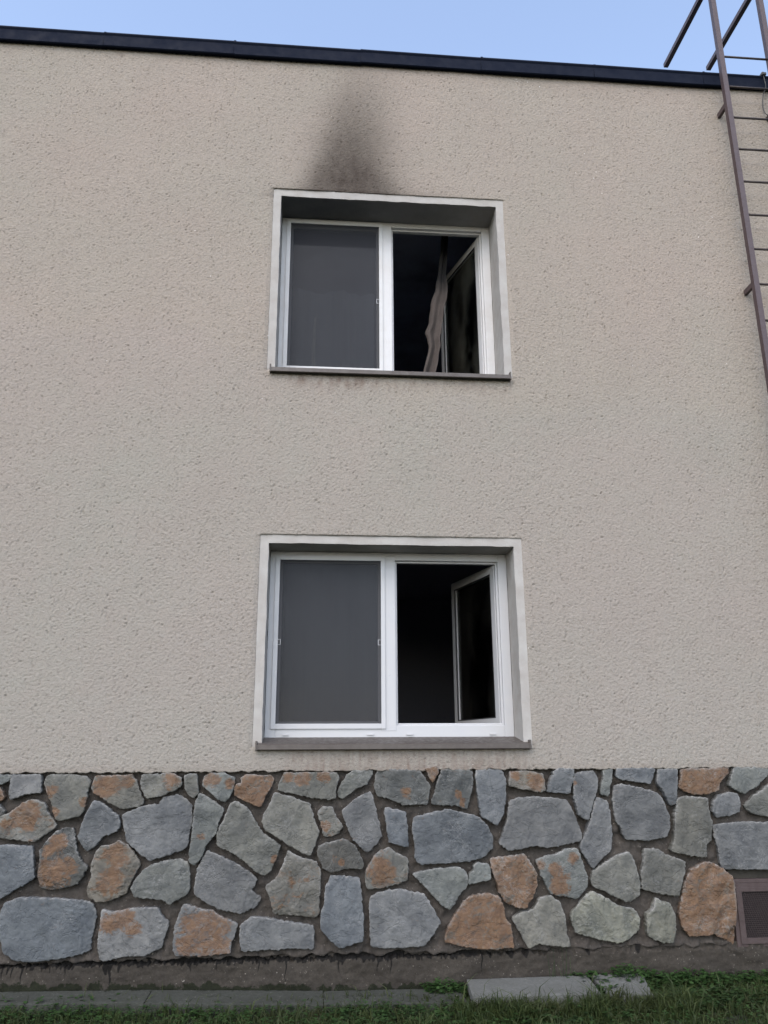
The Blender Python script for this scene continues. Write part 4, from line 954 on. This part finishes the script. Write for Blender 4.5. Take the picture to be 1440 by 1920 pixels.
# ============================================================ curtains
def ribbon(name, path, widths, mat_, folds, label, cat, thick=0.003, ragged_=False):
    """hanging cloth strip: path of (x, y, z) top to bottom, folded across its width"""
    nv, nu = 60, 22; V = []; F = []
    P = np.array(path, float); tt = np.linspace(0, 1, len(P))
    for j in range(nv + 1):
        s = j / nv; c = np.array([np.interp(s, tt, P[:, k]) for k in range(3)]); w_ = np.interp(s, tt, widths) * (1 + (0.10 * math.sin(s * 41) * math.sin(s * 17 + 1) if ragged_ else 0))
        for i in range(nu + 1):
            uu = i / nu - 0.5
            V.append((c[0] + uu * w_, c[1] + 0.35 * w_ * math.sin(uu * folds * 2 * math.pi + 1.5 * s) * 0.5 + 0.01 * math.sin(9 * s + uu * 5), c[2] + 0.01 * math.sin(uu * 9 + s * 3)))
    for j in range(nv):
        for i in range(nu):
            a = j * (nu + 1) + i; F.append((a, a + 1, a + nu + 2, a + nu + 1))
    V = np.array(V); org = np.array([path[0][0], path[0][1], 5.62 if ragged_ else path[-1][2]])
    me = mesh_np(name, V - org, F, True); o = link(name, me, mat_); o.location = org
    md = o.modifiers.new('cloth', 'SOLIDIFY'); md.thickness = thick
    o['label'] = label; o['category'] = cat
    return o
m, t, p, o = mat('shade_topped_curtain_cloth'); v = coords(t)
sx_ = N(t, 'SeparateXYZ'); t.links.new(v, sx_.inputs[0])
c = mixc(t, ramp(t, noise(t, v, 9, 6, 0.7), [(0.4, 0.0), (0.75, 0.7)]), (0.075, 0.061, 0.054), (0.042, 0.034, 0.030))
ch = math_(t, 'ADD', math_(t, 'MULTIPLY', sx_.outputs['Z'], 4.0), math_(t, 'MULTIPLY', noise(t, v, 22, 5, 0.7), 1.0))     # shade of the room painted black towards its top
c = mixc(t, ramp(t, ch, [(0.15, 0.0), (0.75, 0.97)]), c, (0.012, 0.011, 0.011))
t.links.new(c, p.inputs['Base Color']); p.inputs['Roughness'].default_value = 0.95; bump(t, p, noise(t, v, 50, 4), 0.004); MCST = m
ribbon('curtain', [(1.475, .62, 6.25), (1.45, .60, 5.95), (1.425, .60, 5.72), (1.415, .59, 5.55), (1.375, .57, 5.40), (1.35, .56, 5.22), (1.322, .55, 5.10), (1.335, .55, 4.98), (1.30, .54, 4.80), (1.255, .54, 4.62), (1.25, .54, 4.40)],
       [.05, .06, .075, .105, .13, .115, .13, .105, .10, .12, .10], MCST, 1.2, 'brown curtain bunched to a narrow strip inside the upper window, beside its open sash', 'curtain', 0.003, True)
def drape(name, x0, x1, y, z0, z1, amp, n, mat_, label):
    nu, nv = 120, 12; V = []; F = []
    for j in range(nv + 1):
        for i in range(nu + 1):
            u_ = i / nu; w_ = j / nv; V.append((x0 + (x1 - x0) * u_, y + amp * math.sin(u_ * n * 6.283 + 0.7 * math.sin(u_ * 9)) * (0.6 + .4 * w_) + .3 * amp * math.sin(u_ * 47), z1 + (z0 - z1) * w_ + (0.02 * math.sin(u_ * 13) if j == 0 else 0)))
    for j in range(nv):
        for i in range(nu): a = j*(nu+1)+i; F.append((a, a+1, a+nu+2, a+nu+1))
    o = link(name, mesh_np(name, np.array(V) - np.array([x0, y, z0]), F, True), mat_); o.location = (x0, y, z0)
    o['label'] = label; o['category'] = 'net curtain'; return o
MGN = m_simple('grey_net_cloth', (0.17, 0.17, 0.19), 0.95)
drape('net_curtain', .07, .80, .46, 4.3, 5.42, .018, 6, m_simple('blueish_net_cloth', (0.34, 0.35, 0.40), 0.95), 'dim grey half-height net curtain behind the screen of the upper window')
drape('net_curtain', .05, .84, .42, 1.5, 3.2, .016, 7, MGN, 'dim grey net curtain behind the screen of the lower window')
ribbon('net_curtain', [(.30, .42, 5.15), (.29, .42, 4.9), (.295, .42, 4.4)], [.014, .026, .036], MNET, 1.0,
       'thin pale strip of net curtain behind the screen of the upper window', 'net curtain', 0.002)

# ============================================================ ground
def gz(x, y):
    """lawn height"""
    return 0.118 + 0.035 * np.clip((0.2 - x) / 2.0, 0, 1.2) * np.clip(1 + y / 1.5, 0, 1) + 0.012 * samp(MED, x, y, 5.0) * np.clip(2 + y / 3, .3, 1)
gxs = np.concatenate([np.linspace(-150, -8, 12)[:-1], np.linspace(-8, 10, 240), np.linspace(10, 150, 12)[1:]])
gys = np.concatenate([np.linspace(-220, -9, 14)[:-1], np.linspace(-9, 0.06, 160)])
X, Y = np.meshgrid(gxs, gys); Z = gz(X, Y)
Z = np.where(np.hypot(X, Y) > 20, 0.11, Z)
idx = np.arange(X.size).reshape(X.shape)
F = np.stack([idx[:-1, :-1], idx[:-1, 1:], idx[1:, 1:], idx[1:, :-1]], -1).reshape(-1, 4)
m, t, p, o = mat('soil_and_turf'); v = coords(t)
c = mixc(t, noise(t, v, 3, 6, 0.7), (0.009, 0.013, 0.004), (0.022, 0.030, 0.009)); c = mixc(t, ramp(t, noise(t, v, 30, 5, 0.7), [(0.45, 0.0), (0.7, 0.7)]), c, (0.015, 0.011, 0.007))
t.links.new(c, p.inputs['Base Color']); p.inputs['Roughness'].default_value = 1.0; bump(t, p, noise(t, v, 40, 5, 0.7), 0.03)
ground = link('ground', mesh_np('ground', np.stack([X.ravel(), Y.ravel(), Z.ravel()], 1), F, True), m); ground['kind'] = 'structure'
gb = [(-150, 0.05), (150, 0.05)]
bm = bmesh.new(); fs = [bm.verts.new(q) for q in ((-150, .05, .05), (150, .05, .05), (150, 200, .05), (-150, 200, .05))]; bm.faces.new(fs)
g2 = finish(bm, 'ground', m); g2['kind'] = 'structure'

def slab(name, corners, th, mat_, label, cat, group=None, chip=0.004, sub_=14):
    """paving slab from its four top corners (x, y, z)"""
    C4 = [np.array(q, float) for q in corners]; nu = sub_ * 2; nv = sub_
    V = []; F = []; rg = np.random.default_rng(len(label))
    for j in range(nv + 1):
        for i in range(nu + 1):
            s, t_ = i / nu, j / nv; q = (C4[0]*(1-s) + C4[1]*s)*(1-t_) + (C4[3]*(1-s) + C4[2]*s)*t_
            e = min(i, nu - i, j, nv - j)
            q = q + np.array([rg.normal(0, chip * .5), rg.normal(0, chip * .5), rg.normal(0, .0005) - (0.004 if e == 0 else 0)])
            V.append(q)
    for j in range(nv):
        for i in range(nu): a = j*(nu+1)+i; F.append((a, a+1, a+nu+2, a+nu+1))
    per = [i for i in range(nu)] + [j*(nu+1)+nu for j in range(nv)] + [nv*(nu+1)+i for i in range(nu, 0, -1)] + [j*(nu+1) for j in range(nv, 0, -1)]
    n0 = len(V); V += [V[i] - np.array([0, 0, th]) for i in per]; m_ = len(per)
    for k_ in range(m_): F.append((per[k_], n0 + k_, n0 + (k_+1) % m_, per[(k_+1) % m_]))
    V = np.array(V); org = V.mean(0); at = {'moss': 0.10 + 0.4 * np.clip((V[:, 1] + 0.06) / 0.05, 0, 1) + 0 * V[:, 0], 'drip': 0 * V[:, 0]}
    me = mesh_np(name, V - org, F, False, at); o = link(name, me, mat_); o.location = org
    o['label'] = label; o['category'] = cat
    if group: o['group'] = group
    return o
slab('edging_slab', [(-2.75, -.22, .228), (-.62, -.255, .205), (-.62, .0, .212), (-2.75, .0, .238)], .06, MEDG, 'mossy concrete edging slab at the wall foot, left end of the row under the big blue stone', 'edging slab', 'flat edging slabs along the wall foot')
slab('edging_slab', [(-.615, -.262, .202), (.434, -.285, .170), (.434, .0, .178), (-.615, .0, .210)], .06, MEDG, 'weathered concrete edging slab in the middle of the row along the wall foot', 'edging slab', 'flat edging slabs along the wall foot')
slab('edging_slab', [(.44, -.290, .170), (1.30, -.300, .166), (1.30, .0, .170), (.44, .0, .176)], .06, MEDG, 'weathered concrete edging slab ending beside the pale loose paving slab', 'edging slab', 'flat edging slabs along the wall foot')
slab('paving_slab', [(1.312, -.415, .220), (2.085, -.43, .222), (2.13, -.02, .226), (1.350, -.012, .220)], .055, MSLB, 'pale grey concrete paving slab lying clear on the lawn in front of the wall', 'paving slab', None, 0.002)
slab('paving_slab', [(2.135, -.435, .212), (2.40, -.43, .210), (2.50, -.02, .225), (2.155, -.015, .228)], .050, MSLB, 'small pale slab half overgrown by weeds, right of the clear paving slab', 'paving slab', None, 0.004)
slab('edging_slab', [(3.30, -.24, .150), (4.9, -.26, .150), (4.9, .0, .162), (3.30, .0, .160)], .05, MEDG, 'low concrete edging slab under the vent, mostly hidden in grass', 'edging slab', 'flat edging slabs along the wall foot')

# ============================================================ grass, clover, weeds
def blades(n, xr, yr, hmin, hmax, seed, dens=None, w=0.0028, zoff=0.0):
    g = np.random.default_rng(seed)
    x = g.uniform(*xr, n); y = g.uniform(*yr, n)
    cl = samp(MED, x * 2, y * 2, 6.0)
    keep = g.uniform(0, 1, n) < np.clip(0.62 + 0.28 * cl, 0.08, 1)
    if dens is not None: keep &= g.uniform(0, 1, n) < dens(x, y)
    x, y, cl = x[keep], y[keep], cl[keep]; n = len(x)
    z = gz(x, y) + zoff; h = g.uniform(hmin, hmax, n) * np.clip(1 + 0.25 * cl, .5, 1.6)
    h *= np.where(g.uniform(0, 1, n) > 0.965, 1.7, 1.0)
    th = g.uniform(0, 2*np.pi, n); lean = np.abs(g.normal(0.45, 0.30, n)) * h; ph = g.uniform(0, 2*np.pi, n)
    dx, dy = np.cos(ph) * lean, np.sin(ph) * lean; wx, wy = np.cos(th) * w * g.uniform(.6, 1.5, n), np.sin(th) * w * g.uniform(.6, 1.5, n)
    def P(f, wf, zf): return np.stack([x + dx*f*f, y + dy*f*f, z + h*zf], 1), np.stack([wx*wf, wy*wf, 0*wx], 1)
    a, wa = P(0, 1, 0); b_, wb = P(.55, .9, .62); c, wc = P(1, .05, 1.0 - 0.18)
    V = np.concatenate([a - wa, a + wa, b_ + wb, b_ - wb, c + wc, c - wc]); i = np.arange(n)
    F = np.concatenate([np.stack([i, i + n, i + 2*n, i + 3*n], 1), np.stack([i + 3*n, i + 2*n, i + 4*n, i + 5*n], 1)])
    return V, F
def off_slabs(x, y):
    g_ = np.random.default_rng(77).uniform(0, 1, len(x))
    s = ((x > 1.29) & (x < 2.42) & (y > -.45) & (g_ > .03)) | ((x < 1.32) & (y > -.285 + 0.03 * np.clip((-x), -1, 2)))
    return np.where(s, np.where((x < 1.32) & (y < -.11), .75, .12), 1.0)
V1, F1 = blades(60000, (-2.6, 4.6), (-1.35, 0.0), .035, .080, 21, off_slabs)
V2, F2 = blades(9000, (2.35, 4.6), (-.42, 0.0), .04, .095, 22)
V3, F3 = blades(45000, (-5.0, 7.0), (-5.0, -1.3), .04, .07, 23, None, .005)
V4, F4 = blades(6500, (1.2, 2.6), (-.62, -.425), .07, .125, 24)
Vs, Fs, off = [], [], 0
for V_, F_ in ((V1, F1), (V2, F2), (V3, F3), (V4, F4)): Vs.append(V_); Fs.append(F_ + off); off += len(V_)
gr = link('grass', mesh_np('grass', np.concatenate(Vs), np.concatenate(Fs), False), MGRA)
gr['kind'] = 'stuff'; gr['label'] = 'unmown green grass along the foot of the wall'; gr['category'] = 'grass'

def leaflets(cx, cy, cz, rad, ph, tilt, n_side=6):
    """one round leaflet as a fan; returns verts, tris"""
    V = [(0, 0, 0)]; 
    for k_ in range(n_side + 1):
        a = -1.0 + 2.0 * k_ / n_side; rr = rad * (1.0 - 0.18 * abs(a) ** 3); V.append((rr * (0.5 + 0.5 * math.cos(a * 1.9)) + rad*.15, rr * 0.55 * math.sin(a * 1.9), tilt * rad * math.cos(a)))
    V = np.array(V); c_, s_ = math.cos(ph), math.sin(ph)
    V = np.stack([V[:, 0]*c_ - V[:, 1]*s_ + cx, V[:, 0]*s_ + V[:, 1]*c_ + cy, V[:, 2] + cz], 1)
    F = [(0, k_ + 1, k_ + 2) for k_ in range(n_side)]
    return V, F
def clover(n, pos, rmin, rmax, hmin, hmax, seed):
    rg = random.Random(seed); Vs, Fs, off = [], [], 0
    for _ in range(n):
        x, y = pos(rg); z0 = float(gz(np.array(x), np.array(y))); h = rg.uniform(hmin, hmax); rad = rg.uniform(rmin, rmax); ph = rg.uniform(0, 6.28)
        for q in range(3):
            V, F = leaflets(x, y, z0 + h, rad, ph + q * 2.094, rg.uniform(-.3, .35)); Vs.append(V); Fs += [(a + off, b_ + off, c + off) for a, b_, c in F]; off += len(V)
        w_ = .0012; V = np.array([(x - w_, y, z0 - .01), (x + w_, y, z0 - .01), (x, y, z0 + h)]); Vs.append(V); Fs.append((off, off + 1, off + 2)); off += 3
    return np.concatenate(Vs), np.array(Fs)
def pos_lawn(rg):
    while True:
        x, y = rg.uniform(-2.4, 4.4), -0.26 - abs(rg.gauss(0, .5))
        if y < -1.5: continue
        if 1.28 < x < 2.45 and y > -.46: continue
        if x < 1.3 and y > -.29 + .03 * max(0, -x): continue
        if samp(MED, np.array(x * 3.), np.array(y * 3.), 6.0) > -0.3: return x, y
V, F = clover(3400, pos_lawn, .009, .017, .03, .075, 5)
cl = link('clover', mesh_np('clover', V, F, False), MCLO); cl['kind'] = 'stuff'; cl['label'] = 'clover leaves scattered through the lawn grass'; cl['category'] = 'clover'

def weed(name, x, y, n, spread, h, rad, seed, label, mat_=MWEE, pointed=True, sx=1.0, cat='weed'):
    rg = random.Random(seed); root = empty(name, (x, y, float(gz(np.array(x), np.array(y)))), label, cat, 'weeds at the wall foot')
    Vs, Fs, off = [], [], 0; bm = bmesh.new()
    for k_ in range(n):
        ph = rg.uniform(0, 6.28); r_ = spread * math.sqrt(rg.random()); ex, ey = r_ * math.cos(ph) * sx, r_ * math.sin(ph) * .55; ez = h * rg.uniform(.35, 1.0) * (1 - .35 * r_ / spread)
        if y + ey > -0.015: ey = -0.015 - y
        if k_ % 2 == 0: tube(bm, [(ex * .55, ey * .55, 0), (ex * .9, ey * .9, ez * .6), (ex, ey, ez)], [.0022, .0018, .0010], 4)
        for q in range(3):
            V, F = leaflets(0, 0, 0, rad * rg.uniform(.7, 1.25), ph + q * 2.1 + rg.uniform(-.4, .4), rg.uniform(-.55, .45))
            V = V + np.array([ex, ey, ez + rg.uniform(-.01, .01)])
            Vs.append(V); Fs += [(a + off, b_ + off, c + off) for a, b_, c in F]; off += len(V)
    me = mesh_np('foliage', np.concatenate(Vs), np.array(Fs), False); link('foliage', me, mat_, root)
    finish(bm, 'stem', mat_, root)['kind'] = 'stuff'; return root
weed('weed_clump', 1.20, -.06, 120, .15, .115, .020, 31, 'round leafy weed clump at the wall foot just left of the pale paving slab', MCLO)
weed('weed_clump', .06, -.05, 10, .07, .06, .018, 32, 'small tuft of weed growing at the wall foot below the brown stone, left of centre', MCLO)
weed('weed_clump', 2.15, -.30, 130, .17, .12, .026, 33, 'broad-leaved weed growing in the gap between the two pale slabs', MWEE)
weed('weed_clump', 2.42, -.30, 60, .13, .07, .024, 34, 'sparse broad-leaved weed spreading over the small pale slab', MWEE)
weed('weed_clump', 2.36, -.06, 420, .30, .20, .022, 35, 'dense low weed bed against the wall behind the small pale slab', MCLO, sx=1.3)
weed('weed_clump', 2.86, -.07, 340, .24, .15, .021, 36, 'dense low weed bed against the wall left of the vent', MCLO, sx=1.2)
weed('weed_clump', 3.42, -.10, 260, .32, .13, .021, 37, 'low weed bed in front of the vent', MCLO, sx=1.2)
weed('weed_clump', 2.78, -.36, 260, .32, .10, .024, 38, 'leafy ground weed in the lawn right of the small pale slab', MWEE, sx=1.2)
weed('weed_clump', .75, -.40, 110, .25, .09, .022, 39, 'leafy weed in the grass left of the pale paving slab, in front of the edging', MWEE, sx=1.4)
weed('weed_clump', 1.75, -.52, 150, .36, .085, .022, 40, 'leafy weed in the grass along the front of the clear pale paving slab', MWEE, sx=1.5)
weed('weed_clump', -1.25, -.22, 200, .36, .09, .019, 41, 'weed mat creeping over the left edging slab below the big blue stone', MCLO, sx=1.6)
weed('weed_clump', -.25, -.27, 60, .25, .07, .019, 42, 'small weed mat at the front of the middle edging slab', MCLO, sx=1.6)
# tall thin stalks against the wall
st = empty('dry_weed_stalks', (1.93, -.04, .17), 'tall thin weed stalks standing against the wall behind the clear paving slab', 'weed', 'weeds at the wall foot')
bm = bmesh.new(); rg = random.Random(3)
for k_ in range(9):
    x_ = rg.uniform(-.10, .12); h_ = rg.uniform(.12, .24); dx_ = rg.uniform(-.03, .03)
    tube(bm, [(x_, rg.uniform(-.02, .0), 0), (x_ + dx_ * .4, -.01, h_ * .5), (x_ + dx_, .0, h_)], [.0018, .0014, .0006], 4)
finish(bm, 'stalk', MWEE, st)['kind'] = 'stuff'
